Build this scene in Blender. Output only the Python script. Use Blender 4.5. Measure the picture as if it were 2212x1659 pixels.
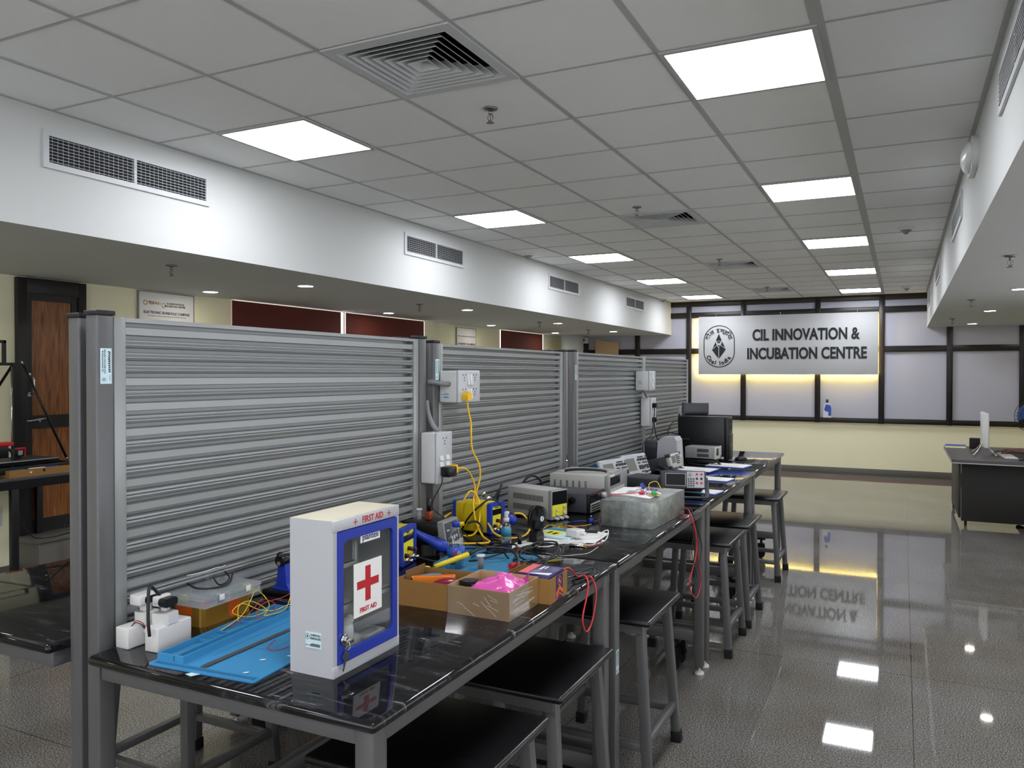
import bpy, bmesh, math, random
from mathutils import Vector, Matrix, Euler
for _o in list(bpy.data.objects):
    bpy.data.objects.remove(_o)
SC = bpy.context.scene
COL = SC.collection
R = math.radians
random.seed(7)

# ------------------------------------------------------------------ camera, world, exposure
CEIL = 2.92
cam_d = bpy.data.cameras.new('camera')
cam_d.sensor_fit = 'HORIZONTAL'
cam_d.sensor_width = 36.0
cam_d.lens = 27.956
cam_d.clip_start = 0.05
cam_d.clip_end = 60
cam = bpy.data.objects.new('camera', cam_d)
COL.objects.link(cam)
_yaw, _pitch, _roll = 0.456658, -0.012482, 0.000784
_fw = Vector((-math.sin(_yaw) * math.cos(_pitch), math.cos(_yaw) * math.cos(_pitch), math.sin(_pitch)))
_r0 = Vector((math.cos(_yaw), math.sin(_yaw), 0))
_u0 = _r0.cross(_fw)
_r = math.cos(_roll) * _r0 + math.sin(_roll) * _u0
_u = _r.cross(_fw)
cam.matrix_world = Matrix(((_r.x, _u.x, -_fw.x, 3.2871), (_r.y, _u.y, -_fw.y, -3.1135), (_r.z, _u.z, -_fw.z, 1.6355), (0, 0, 0, 1)))
SC.camera = cam
world = bpy.data.worlds.new('world')
SC.world = world
world.use_nodes = True
world.node_tree.nodes['Background'].inputs[0].default_value = (0.75, 0.80, 0.9, 1)
world.node_tree.nodes['Background'].inputs[1].default_value = 0.15
SC.view_settings.view_transform = 'Standard'
SC.view_settings.look = 'None'
SC.view_settings.gamma = 1
SC.view_settings.use_curve_mapping = False
SC.view_settings.exposure = 1.12
PANEL_W = 11.0      # ceiling light panels
DOWN_W = 26.0      # recessed downlights
LED_W = 38.0        # warm strip behind the sign

# ------------------------------------------------------------------ helpers
def lin(h):
    h = h.lstrip('#')
    v = [int(h[i:i + 2], 16) / 255 for i in (0, 2, 4)]
    return tuple((c / 12.92 if c <= 0.04045 else ((c + 0.055) / 1.055) ** 2.4) for c in v) + (1,)

MATS = {}
def mat(name, col='#808080', rough=0.5, metal=0.0, emit=None, estr=0.0, spec=0.5, trans=0.0, alpha=1.0, var=0.06, vscale=9.0, coat=0.0, bump=0.0, bscale=60.0, ior=1.45):
    """plain procedural material with a little tonal wear"""
    if name in MATS:
        return MATS[name]
    m = bpy.data.materials.new(name)
    m.use_nodes = True
    nt = m.node_tree
    b = nt.nodes['Principled BSDF']
    c = lin(col)
    b.inputs['Base Color'].default_value = c
    b.inputs['Roughness'].default_value = rough
    b.inputs['Metallic'].default_value = metal
    b.inputs['IOR'].default_value = ior
    b.inputs['Specular IOR Level'].default_value = spec
    b.inputs['Transmission Weight'].default_value = trans
    b.inputs['Alpha'].default_value = alpha
    b.inputs['Coat Weight'].default_value = coat
    if emit:
        b.inputs['Emission Color'].default_value = lin(emit)
        b.inputs['Emission Strength'].default_value = estr
    if var > 0 and not emit:
        tc = nt.nodes.new('ShaderNodeTexCoord')
        n = nt.nodes.new('ShaderNodeTexNoise')
        n.inputs['Scale'].default_value = vscale
        n.inputs['Detail'].default_value = 5
        nt.links.new(tc.outputs['Object'], n.inputs['Vector'])
        mx = nt.nodes.new('ShaderNodeMix')
        mx.data_type = 'RGBA'
        k0, k1 = 1 - var, 1 + var
        mx.inputs[6].default_value = (c[0] * k0, c[1] * k0, c[2] * k0, 1)
        mx.inputs[7].default_value = (min(1, c[0] * k1), min(1, c[1] * k1), min(1, c[2] * k1), 1)
        nt.links.new(n.outputs['Fac'], mx.inputs[0])
        nt.links.new(mx.outputs[2], b.inputs['Base Color'])
    if bump > 0:
        tc = nt.nodes.new('ShaderNodeTexCoord')
        n = nt.nodes.new('ShaderNodeTexNoise')
        n.inputs['Scale'].default_value = bscale
        nt.links.new(tc.outputs['Object'], n.inputs['Vector'])
        bp = nt.nodes.new('ShaderNodeBump')
        bp.inputs['Strength'].default_value = bump
        bp.inputs['Distance'].default_value = 0.01
        nt.links.new(n.outputs['Fac'], bp.inputs['Height'])
        nt.links.new(bp.outputs['Normal'], b.inputs['Normal'])
    MATS[name] = m
    return m

def nodes_mat(name, fn):
    if name in MATS:
        return MATS[name]
    m = bpy.data.materials.new(name)
    m.use_nodes = True
    nt = m.node_tree
    fn(nt, nt.nodes['Principled BSDF'])
    MATS[name] = m
    return m

def ramp(nt, stops, interp='LINEAR'):
    r = nt.nodes.new('ShaderNodeValToRGB')
    cr = r.color_ramp
    cr.interpolation = interp
    while len(cr.elements) < len(stops):
        cr.elements.new(0.5)
    for e, (p, c) in zip(cr.elements, stops):
        e.position = p
        e.color = lin(c) if isinstance(c, str) else c
    return r

def coord(nt, scale=(1, 1, 1), rot=(0, 0, 0)):
    tc = nt.nodes.new('ShaderNodeTexCoord')
    mp = nt.nodes.new('ShaderNodeMapping')
    mp.inputs['Scale'].default_value = scale
    mp.inputs['Rotation'].default_value = rot
    nt.links.new(tc.outputs['Object'], mp.inputs['Vector'])
    return mp

def granite_floor(nt, b):
    mp = coord(nt)
    v = nt.nodes.new('ShaderNodeTexNoise'); v.inputs['Scale'].default_value = 150; v.inputs['Detail'].default_value = 2.5; v.inputs['Roughness'].default_value = 0.6
    nt.links.new(mp.outputs[0], v.inputs['Vector'])
    r1 = ramp(nt, [(0.33, '#333332'), (0.46, '#696865'), (0.55, '#807e7a'), (0.68, '#b4b2ac')])
    nt.links.new(v.outputs['Fac'], r1.inputs[0])
    big = nt.nodes.new('ShaderNodeTexNoise'); big.inputs['Scale'].default_value = 1.6; big.inputs['Detail'].default_value = 3
    nt.links.new(mp.outputs[0], big.inputs['Vector'])
    r2 = ramp(nt, [(0.3, '#dcd6ce'), (0.7, '#fbfcff')])
    nt.links.new(big.outputs['Fac'], r2.inputs[0])
    mx = nt.nodes.new('ShaderNodeMix'); mx.data_type = 'RGBA'; mx.blend_type = 'MULTIPLY'; mx.inputs[0].default_value = 1
    nt.links.new(r1.outputs[0], mx.inputs[6]); nt.links.new(r2.outputs[0], mx.inputs[7])
    # slab joints
    br = nt.nodes.new('ShaderNodeTexBrick')
    br.offset = 0.0
    br.inputs['Scale'].default_value = 1
    br.inputs['Brick Width'].default_value = 1.45
    br.inputs['Row Height'].default_value = 2.55
    br.inputs['Mortar Size'].default_value = 0.002
    br.inputs['Mortar Smooth'].default_value = 0
    br.inputs['Bias'].default_value = 0
    br.inputs['Color1'].default_value = (1, 1, 1, 1); br.inputs['Color2'].default_value = (1, 1, 1, 1); br.inputs['Mortar'].default_value = (0.22, 0.21, 0.2, 1)
    tc = nt.nodes.new('ShaderNodeTexCoord')
    off = nt.nodes.new('ShaderNodeMapping'); off.inputs['Location'].default_value = (-3.34 + 1.45 * 6, -9.34 + 2.55 * 6, 0)
    nt.links.new(tc.outputs['Object'], off.inputs['Vector'])
    nt.links.new(off.outputs[0], br.inputs['Vector'])
    m2 = nt.nodes.new('ShaderNodeMix'); m2.data_type = 'RGBA'; m2.blend_type = 'MULTIPLY'; m2.inputs[0].default_value = 1
    nt.links.new(mx.outputs[2], m2.inputs[6]); nt.links.new(br.outputs['Color'], m2.inputs[7])
    nt.links.new(m2.outputs[2], b.inputs['Base Color'])
    b.inputs['Roughness'].default_value = 0.032
    b.inputs['IOR'].default_value = 1.55
    r3 = ramp(nt, [(0.38, (0.24,) * 3 + (1,)), (0.62, (0.62,) * 3 + (1,))])
    nt.links.new(v.outputs['Fac'], r3.inputs[0]); nt.links.new(r3.outputs[0], b.inputs['Specular IOR Level'])

def black_granite(nt, b):
    mp = coord(nt, (5, 26, 5), (0, 0, R(12)))
    n = nt.nodes.new('ShaderNodeTexNoise'); n.inputs['Scale'].default_value = 1.4; n.inputs['Detail'].default_value = 7; n.inputs['Roughness'].default_value = 0.65; n.inputs['Distortion'].default_value = 0.6
    nt.links.new(mp.outputs[0], n.inputs['Vector'])
    r1 = ramp(nt, [(0.40, '#09090b'), (0.56, '#161619'), (0.64, '#303034'), (0.72, '#8a8a8c')])
    nt.links.new(n.outputs['Fac'], r1.inputs[0])
    nt.links.new(r1.outputs[0], b.inputs['Base Color'])
    n2 = nt.nodes.new('ShaderNodeTexNoise'); n2.inputs['Scale'].default_value = 7; n2.inputs['Detail'].default_value = 4
    nt.links.new(mp.outputs[0], n2.inputs['Vector'])
    r2 = ramp(nt, [(0.4, (0.025,) * 3 + (1,)), (0.75, (0.10,) * 3 + (1,))])
    nt.links.new(n2.outputs['Fac'], r2.inputs[0])
    nt.links.new(r2.outputs[0], b.inputs['Roughness'])
    b.inputs['IOR'].default_value = 1.47; b.inputs['Specular IOR Level'].default_value = 0.42

def wood_streak(nt, b, stops, rough, sc=(22, 22, 1.2), dist=2.2):
    mp = coord(nt, sc)
    n = nt.nodes.new('ShaderNodeTexNoise'); n.inputs['Scale'].default_value = 2.2; n.inputs['Detail'].default_value = 6; n.inputs['Distortion'].default_value = dist
    nt.links.new(mp.outputs[0], n.inputs['Vector'])
    r1 = ramp(nt, stops)
    nt.links.new(n.outputs['Fac'], r1.inputs[0])
    nt.links.new(r1.outputs[0], b.inputs['Base Color'])
    b.inputs['Roughness'].default_value = rough

def galvanised(nt, b):
    mp = coord(nt, (14, 14, 14))
    n = nt.nodes.new('ShaderNodeTexNoise'); n.inputs['Scale'].default_value = 1.0; n.inputs['Detail'].default_value = 8; n.inputs['Roughness'].default_value = 0.7; n.inputs['Distortion'].default_value = 0.35
    nt.links.new(mp.outputs[0], n.inputs['Vector'])
    r1 = ramp(nt, [(0.3, '#5c615e'), (0.5, '#858b87'), (0.62, '#9ea39e'), (0.74, '#d0d2ce')])
    nt.links.new(n.outputs['Fac'], r1.inputs[0])
    nt.links.new(r1.outputs[0], b.inputs['Base Color'])
    b.inputs['Metallic'].default_value = 0.45
    b.inputs['Roughness'].default_value = 0.38

def thin_glass(nt, b, tint=(0.93, 0.95, 0.95, 1), rough=0.02, fac=0.10):
    out = nt.nodes['Material Output']
    t = nt.nodes.new('ShaderNodeBsdfTransparent'); t.inputs[0].default_value = tint
    g = nt.nodes.new('ShaderNodeBsdfGlossy'); g.inputs['Roughness'].default_value = rough; g.inputs[0].default_value = (1, 1, 1, 1)
    f = nt.nodes.new('ShaderNodeLayerWeight'); f.inputs['Blend'].default_value = 0.5
    pw = nt.nodes.new('ShaderNodeMath'); pw.operation = 'POWER'; pw.inputs[1].default_value = 4.0
    nt.links.new(f.outputs['Facing'], pw.inputs[0])
    a = nt.nodes.new('ShaderNodeMath'); a.operation = 'ADD'; a.inputs[1].default_value = 0.03 + fac * 0.3; a.use_clamp = True
    nt.links.new(pw.outputs[0], a.inputs[0])
    m = nt.nodes.new('ShaderNodeMixShader')
    nt.links.new(a.outputs[0], m.inputs[0]); nt.links.new(t.outputs[0], m.inputs[1]); nt.links.new(g.outputs[0], m.inputs[2])
    nt.links.new(m.outputs[0], out.inputs['Surface'])

def cloudy_plastic(nt, b):
    out = nt.nodes['Material Output']
    t = nt.nodes.new('ShaderNodeBsdfTransparent'); t.inputs[0].default_value = (0.93, 0.94, 0.95, 1)
    b.inputs['Base Color'].default_value = lin('#c9cdd0'); b.inputs['Roughness'].default_value = 0.15
    m = nt.nodes.new('ShaderNodeMixShader'); m.inputs[0].default_value = 0.30
    nt.links.new(t.outputs[0], m.inputs[1]); nt.links.new(b.outputs[0], m.inputs[2]); nt.links.new(m.outputs[0], out.inputs['Surface'])

M = dict(
    floor=nodes_mat('floor_granite', granite_floor),
    granite=nodes_mat('black_granite', black_granite),
    doorwood=nodes_mat('door_veneer', lambda nt, b: wood_streak(nt, b, [(0.3, '#5e3418'), (0.5, '#875226'), (0.7, '#a56c38')], 0.35)),
    seat=nodes_mat('black_seat_wood', lambda nt, b: wood_streak(nt, b, [(0.3, '#060607'), (0.6, '#0e0e10'), (0.8, '#1d1d20')], 0.28, (3, 40, 3), 0.6)),
    galv=nodes_mat('galvanised_steel', galvanised),
    glass=nodes_mat('clear_glass', thin_glass),
    pet=nodes_mat('clear_bottle_plastic', lambda nt, b: thin_glass(nt, b, (0.88, 0.92, 0.94, 1), 0.04, 0.25)),
    cloudy=nodes_mat('cloudy_plastic', cloudy_plastic),
    ceil=mat('ceiling_tile', '#f0f1f0', 0.9, bump=0.15, bscale=220, var=0.03, vscale=2),
    tbar=mat('ceiling_grid_bar', '#b4b5b3', 0.6, var=0.02),
    soffit=mat('soffit_paint', '#c9cbc9', 0.8, var=0.03, vscale=1.5),
    cream=mat('cream_paint', '#f4f0cd', 0.7, var=0.03, vscale=1.2),
    plinth=mat('grey_granite_plinth', '#63605a', 0.35, var=0.25, vscale=120),
    redgran=mat('red_granite_stripe', '#7a3b30', 0.12, var=0.25, vscale=150),
    winframe=mat('dark_window_frame', '#1c1715', 0.35),
    film=mat('frosted_pane', '#b6b7c4', 0.32, var=0.02, vscale=2),
    blind=mat('maroon_blind', '#662b22', 0.75, var=0.08, vscale=3),
    daylight=mat('added_fill_pane', '#ffffff', 0.5, emit='#f2f5ff', estr=1.2),  # glow of the added rear windows, a fill light for the ceiling
    daylight_dim=mat('soft_daylight_pane', '#ffffff', 0.5, emit='#f2f5ff', estr=0.9),
    doorframe=mat('dark_door_frame', '#211e1e', 0.4),
    chrome=mat('chrome', '#c8c8c8', 0.16, 1.0, var=0.02),
    steelrod=mat('steel_rod', '#8d8f92', 0.3, 1.0, var=0.02),
    grey=mat('grey_powder_coat', '#5f5f60', 0.36, 0.2, var=0.05, vscale=14),
    slat=mat('grey_slat_extrusion', '#939696', 0.27, 0.25, var=0.02),
    cap=mat('black_plastic', '#17171b', 0.45),
    black=mat('satin_black', '#0f0f11', 0.35),
    matte=mat('matte_black', '#1a1a1c', 0.75),
    rubber=mat('black_rubber', '#121212', 0.8),
    cable=mat('black_cable', '#121214', 0.4),
    white=mat('white_plastic', '#d2d3d2', 0.35, var=0.02),
    enamel=mat('white_enamel', '#b3b5b9', 0.28, var=0.02),
    offwhite=mat('offwhite_block', '#d0cfcd', 0.45, var=0.03, vscale=30),
    sticker=mat('pale_blue_sticker', '#c3dbe2', 0.35, var=0.02),
    ink=mat('black_ink', '#101216', 0.5, var=0.0),
    navyink=mat('navy_ink', '#1d2a5e', 0.5, var=0.0),
    redink=mat('red_ink', '#b5202b', 0.4, var=0.0),
    goldink=mat('gold_ink', '#b8893a', 0.5, var=0.0),
    signplate=mat('brushed_sign_plate', '#b9bbbc', 0.58, 0.1, var=0.03, vscale=2),
    signblack=mat('sign_letter_black', '#15181a', 0.4, var=0.0),
    slotblue=mat('painted_slot_shade', '#12445f', 0.7),  # darker blue stands in for the shade inside the mat slots
    matblue=mat('blue_silicone', '#3886b6', 0.5, var=0.04, vscale=25),
    matblue2=mat('blue_silicone_dusty', '#3c84ab', 0.55, var=0.06, vscale=25),
    blade=mat('grey_steel_strip', '#6e6a69', 0.4, 0.7),
    card=mat('brown_cardboard', '#8e6733', 0.8, var=0.06, vscale=20),
    cardin=mat('cardboard_inside', '#7d5a2d', 0.85, var=0.06, vscale=20),
    cardpale=mat('pale_cardboard', '#b89a72', 0.8, var=0.06, vscale=20),
    wrap=nodes_mat('cling_film', lambda nt, b: thin_glass(nt, b, (0.96, 0.96, 0.96, 1), 0.12, 0.5)),
    blue=mat('royal_blue_plastic', '#1f3aa8', 0.35),
    stain=mat('stained_enamel', '#c9c2a8', 0.4, var=0.12, vscale=16),
    cabblue=mat('cabinet_door_blue', '#22379c', 0.32),
    yellow=mat('yellow_enamel', '#d8c11c', 0.4, var=0.04),
    ylabel=mat('yellow_label', '#ece234', 0.45, var=0.02),
    ycable=mat('yellow_cable', '#e6b924', 0.4),
    ywire=mat('yellow_wire', '#e6cc2c', 0.4),
    rwire=mat('red_wire', '#a82224', 0.4),
    rcable=mat('red_test_lead', '#c42c36', 0.35),
    wcable=mat('white_cable', '#dcdad5', 0.4),
    bwire=mat('blue_wire', '#274f9e', 0.4),
    gold=mat('gold_tin', '#b58a38', 0.35, 0.5, var=0.12, vscale=12),
    orange=mat('orange_label', '#e0661c', 0.4),
    orange2=mat('orange_plastic', '#f0852a', 0.4),
    maroon=mat('maroon_plastic', '#7e1730', 0.25),
    teal=mat('teal_plastic', '#3f8aa8', 0.4),
    pink=mat('pink_bag', '#d656a8', 0.22, var=0.1, vscale=18, bump=0.5, bscale=22),
    purple=mat('navy_print', '#2a2360', 0.35),
    redprint=mat('red_print', '#d8423c', 0.35),
    paper=mat('white_paper', '#e6e6e4', 0.7, var=0.02),
    clipblue=mat('blue_clipboard', '#2450b8', 0.35),
    lgrey=mat('light_grey_case', '#b2b1ab', 0.45),
    mgrey=mat('mid_grey_case', '#8f908f', 0.45),
    dgrey=mat('dark_grey_case', '#3b3d42', 0.5),
    tekblue=mat('teal_blue_case', '#1f5a84', 0.45),
    screen=mat('dark_lcd', '#16181a', 0.12, var=0.0),
    gscreen=mat('grey_lcd', '#70746f', 0.2, var=0.02),
    wknob=mat('pale_knob', '#c9c8c2', 0.4),
    red=mat('red_plastic', '#c81e28', 0.35),
    green=mat('green_terminal', '#2a9147', 0.4),
    amber=mat('amber_liquid', '#8a3a1c', 0.2),
    water=nodes_mat('water', lambda nt, b: thin_glass(nt, b, (0.80, 0.86, 0.90, 1), 0.02, 0.3)),
    lblue=mat('bottle_label_blue', '#2f56b0', 0.35),
    tealprint=mat('teal_print', '#2c7f9c', 0.4),
    desk=mat('black_desk_laminate', '#242220', 0.5),
    desktop=mat('dark_grey_desktop', '#4a4748', 0.35),
    edge=mat('pale_edge_band', '#a9aaa6', 0.4),
    skin=mat('brown_skin', '#6e4a3a', 0.5, var=0.08, vscale=20),
    shirt=mat('dark_blue_shirt', '#27304a', 0.8),
    trouser=mat('charcoal_trousers', '#26262a', 0.85),
    hair=mat('black_hair', '#0d0b0b', 0.5),
    conduit=mat('grey_conduit', '#7d8083', 0.5),
    copper=mat('brass_tip', '#b99a60', 0.3, 0.9),
    pale=mat('pale_pillar', '#bfc4c2', 0.7),
    beige=mat('beige_panel', '#d3b28c', 0.7),
    fanblue=mat('fan_blue', '#3a5a9a', 0.5),
    lamp=mat('light_panel_diffuser', '#ffffff', 0.5, emit='#f6f8ff', estr=PANEL_W),
    downlamp=mat('downlight_diffuser', '#ffffff', 0.5, emit='#fff6e6', estr=DOWN_W),
    led=mat('warm_led_strip', '#ffffff', 0.5, emit='#ffdf78', estr=LED_W),
    ventdark=mat('dark_duct', '#22262b', 0.8),
    aluminium=mat('vent_aluminium', '#c6c8ca', 0.5, 0.0),
    frost=mat('frosted_lamp_cover', '#e0e2e2', 0.3),
)

class MB:
    """collects shapes, then links them as one mesh object"""
    def __init__(s, mtx=None):
        s.bm = bmesh.new()
        s.m = mtx or Matrix()
    def _add(s, verts, faces, smooth=False):
        vs = [s.bm.verts.new(s.m @ Vector(v)) for v in verts]
        for f in faces:
            try:
                fc = s.bm.faces.new([vs[i] for i in f])
                fc.smooth = smooth
            except ValueError:
                pass
        return vs
    def box(s, x0, y0, z0, x1, y1, z1, bev=0.0, mtx=None, seg=2):
        if x1 < x0: x0, x1 = x1, x0
        if y1 < y0: y0, y1 = y1, y0
        if z1 < z0: z0, z1 = z1, z0
        t = bmesh.new()
        vs = [t.verts.new(v) for v in ((x0, y0, z0), (x1, y0, z0), (x1, y1, z0), (x0, y1, z0), (x0, y0, z1), (x1, y0, z1), (x1, y1, z1), (x0, y1, z1))]
        for f in ((3, 2, 1, 0), (4, 5, 6, 7), (0, 1, 5, 4), (1, 2, 6, 5), (2, 3, 7, 6), (3, 0, 4, 7)):
            t.faces.new([vs[i] for i in f])
        if bev > 0:
            bev = min(bev, 0.49 * min(x1 - x0, y1 - y0, z1 - z0))
            bmesh.ops.bevel(t, geom=t.edges[:], offset=bev, segments=seg, affect='EDGES', profile=0.5, clamp_overlap=True)
            for f in t.faces: f.smooth = True
        s.merge(t, mtx)
        return s
    def merge(s, t, mtx=None):
        mm = s.m @ mtx if mtx else s.m
        mp = {}
        for v in t.verts: mp[v] = s.bm.verts.new(mm @ v.co)
        for f in t.faces:
            try:
                n = s.bm.faces.new([mp[v] for v in f.verts]); n.smooth = f.smooth
            except ValueError: pass
        t.free()
    def cyl(s, p0, p1, r, r1=None, n=16, smooth=True, cap=True):
        p0, p1 = Vector(p0), Vector(p1)
        r1 = r if r1 is None else r1
        d = (p1 - p0)
        if d.length < 1e-7: return s
        q = d.to_track_quat('Z', 'Y').to_matrix()
        vs = []
        for p, rr in ((p0, r), (p1, r1)):
            for k in range(n):
                a = 2 * math.pi * k / n
                vs.append(p + q @ Vector((rr * math.cos(a), rr * math.sin(a), 0)))
        nv = s._add(vs, [(k, (k + 1) % n, n + (k + 1) % n, n + k) for k in range(n)], smooth)
        if cap:
            for seq in (list(reversed(nv[:n])), nv[n:]):
                try: s.bm.faces.new(seq)
                except ValueError: pass
        return s
    def lathe(s, prof, c=(0, 0, 0), n=24, axis='Z', smooth=True):
        vs, fs = [], []
        for r, h in prof:
            for k in range(n):
                a = 2 * math.pi * k / n
                x, y, z = r * math.cos(a), r * math.sin(a), h
                if axis == 'X': x, y, z = z, x, y
                elif axis == 'Y': x, y, z = x, z, y
                vs.append((c[0] + x, c[1] + y, c[2] + z))
        m = len(prof)
        for i in range(m - 1):
            for k in range(n):
                fs.append((i * n + k, i * n + (k + 1) % n, (i + 1) * n + (k + 1) % n, (i + 1) * n + k))
        nv = s._add(vs, fs, smooth)
        if prof[0][0] > 1e-6:
            try: s.bm.faces.new(list(reversed(nv[:n])))
            except ValueError: pass
        if prof[-1][0] > 1e-6:
            try: s.bm.faces.new(nv[-n:])
            except ValueError: pass
        return s
    def tube(s, pts, r, n=8, res=6, closed=False, ridge=0.0):
        P = [Vector(p) for p in pts]
        out = []
        m = len(P)
        for i in range(m - 1):
            a, b_ = P[i], P[i + 1]
            pa = P[i - 1] if i else a * 2 - b_
            pb = P[i + 2] if i + 2 < m else b_ * 2 - a
            for k in range(res):
                t = k / res
                out.append(0.5 * ((2 * a) + (b_ - pa) * t + (2 * pa - 5 * a + 4 * b_ - pb) * t * t + (3 * a - pa - 3 * b_ + pb) * t ** 3))
        out.append(P[-1])
        vs, fs = [], []
        up = Vector((0, 0, 1))
        prev = None
        for i, p in enumerate(out):
            d = (out[min(i + 1, len(out) - 1)] - out[max(i - 1, 0)])
            if d.length < 1e-9: d = Vector((0, 0, 1))
            d.normalize()
            if prev is None:
                x = d.cross(up)
                if x.length < 1e-3: x = d.cross(Vector((1, 0, 0)))
            else:
                x = prev - d * prev.dot(d)
            x.normalize(); prev = x
            y = d.cross(x)
            rr = r * (1 + (ridge if i % 2 else -ridge))
            for k in range(n):
                a = 2 * math.pi * k / n
                vs.append(p + x * rr * math.cos(a) + y * rr * math.sin(a))
        L = len(out)
        for i in range(L - 1):
            for k in range(n):
                fs.append((i * n + k, i * n + (k + 1) % n, (i + 1) * n + (k + 1) % n, (i + 1) * n + k))
        nv = s._add(vs, fs, True)
        for seq in (list(reversed(nv[:n])), nv[-n:]):
            try: s.bm.faces.new(seq)
            except ValueError: pass
        return s
    def bar(s, p0, p1, w, h, bev=0.0, upv=(0, 0, 1)):
        """rectangular bar from p0 to p1, w across, h along up"""
        p0, p1 = Vector(p0), Vector(p1)
        d = p1 - p0; L = d.length; d.normalize()
        x = Vector(upv).cross(d)
        if x.length < 1e-4: x = Vector((1, 0, 0))
        x.normalize(); y = d.cross(x)
        mt = Matrix(((x.x, y.x, d.x, p0.x), (x.y, y.y, d.y, p0.y), (x.z, y.z, d.z, p0.z), (0, 0, 0, 1)))
        return s.box(-w / 2, -h / 2, 0, w / 2, h / 2, L, bev, mt)
    def prism(s, poly, t0, t1, plane='XY', smooth=False, holes=None):
        """extrude 2D polygon; plane XY -> along z, YZ -> along x, XZ -> along y"""
        def P(a, b_, c):
            return {'XY': (a, b_, c), 'YZ': (c, a, b_), 'XZ': (a, c, b_)}[plane]
        n = len(poly)
        vs = [P(a, b_, t0) for a, b_ in poly] + [P(a, b_, t1) for a, b_ in poly]
        nv = s._add(vs, [(k, (k + 1) % n, n + (k + 1) % n, n + k) for k in range(n)], smooth)
        for seq in (list(reversed(nv[:n])), nv[n:]):
            try: s.bm.faces.new(seq)
            except ValueError: pass
        return s
    def quad(s, a, b_, c, d):
        s._add([a, b_, c, d], [(0, 1, 2, 3)])
        return s
    def ring(s, outer, inner, t0, t1, plane='XY'):
        """frame between two same-length polygons"""
        def P(a, b_, c):
            return {'XY': (a, b_, c), 'YZ': (c, a, b_), 'XZ': (a, c, b_)}[plane]
        n = len(outer)
        vs = [P(a, b_, t) for t in (t0, t1) for pl in (outer, inner) for a, b_ in pl]
        fs = []
        for k in range(n):
            j = (k + 1) % n
            fs += [(k, j, n + j, n + k), (2 * n + k, 3 * n + k, 3 * n + j, 2 * n + j), (k, 2 * n + k, 2 * n + j, j), (n + k, n + j, 3 * n + j, 3 * n + k)]
        s._add(vs, fs)
        return s
    def sphere(s, c, r, sx=1, sy=1, sz=1, n=12):
        prof = []
        t = bmesh.new()
        bmesh.ops.create_uvsphere(t, u_segments=n * 2, v_segments=n, radius=r)
        for v in t.verts: v.co = Vector((v.co.x * sx + c[0], v.co.y * sy + c[1], v.co.z * sz + c[2]))
        for f in t.faces: f.smooth = True
        s.merge(t)
        return s
    def text(s, body, mtx, size=0.1, ext=0.0005, offset=0.0, align='CENTER', sx=1.0, res=2):
        cu = bpy.data.curves.new('t', 'FONT')
        cu.body = body; cu.size = size; cu.extrude = ext; cu.offset = offset
        cu.align_x = align; cu.align_y = 'CENTER'; cu.resolution_u = res
        ob = bpy.data.objects.new('t', cu)
        COL.objects.link(ob)
        dg = bpy.context.evaluated_depsgraph_get()
        me = bpy.data.meshes.new_from_object(ob.evaluated_get(dg))
        t = bmesh.new(); t.from_mesh(me)
        for v in t.verts: v.co.x *= sx
        s.merge(t, mtx)
        bpy.data.objects.remove(ob); bpy.data.curves.remove(cu); bpy.data.meshes.remove(me)
        return s
    def build(s, name, m, parent=None):
        bmesh.ops.recalc_face_normals(s.bm, faces=s.bm.faces[:])
        me = bpy.data.meshes.new(name)
        s.bm.to_mesh(me); s.bm.free()
        me.materials.append(M[m] if isinstance(m, str) else m)
        o = bpy.data.objects.new(name, me)
        COL.objects.link(o)
        if parent: o.parent = parent
        return o

def thing(name, label, cat, loc=(0, 0, 0), rz=0.0, group=None, rot=None):
    o = bpy.data.objects.new(name, None)
    COL.objects.link(o)
    o.empty_display_size = 0.05
    o.location = loc
    o.rotation_euler = rot if rot else (0, 0, rz)
    o['label'] = label; o['category'] = cat
    if group: o['group'] = group
    return o

def tag(o, label, cat, group=None, kind=None):
    o['label'] = label; o['category'] = cat
    if group: o['group'] = group
    if kind: o['kind'] = kind
    return o

def struct(o, label=None, cat=None):
    o['kind'] = 'structure'
    if label: o['label'] = label
    if cat: o['category'] = cat
    return o

def sub(o, name, m, fn, label=None):
    b = MB(); fn(b)
    c = b.build(name, m, o)
    if label: c['label'] = label
    return c

def copy_tree(o, parent=None):
    c = o.copy(); COL.objects.link(c)
    if parent: c.parent = parent
    for ch in [x for x in KIDS.get(o.name, [])]:
        copy_tree(ch, c)
    return c
KIDS = {}
def index_kids():
    KIDS.clear()
    for o in bpy.data.objects:
        if o.parent: KIDS.setdefault(o.parent.name, []).append(o)

def face_mtx(origin, normal, up=(0, 0, 1)):
    n = Vector(normal).normalized(); u = Vector(up); x = u.cross(n).normalized(); u = n.cross(x)
    return Matrix(((x.x, u.x, n.x, origin[0]), (x.y, u.y, n.y, origin[1]), (x.z, u.z, n.z, origin[2]), (0, 0, 0, 1)))

def rrect(x0, y0, x1, y1, r, n=5):
    out = []
    for cx, cy, a0 in ((x1 - r, y0 + r, -90), (x1 - r, y1 - r, 0), (x0 + r, y1 - r, 90), (x0 + r, y0 + r, 180)):
        for k in range(n + 1):
            a = R(a0 + 90 * k / n)
            out.append((cx + r * math.cos(a), cy + r * math.sin(a)))
    return out

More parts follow.
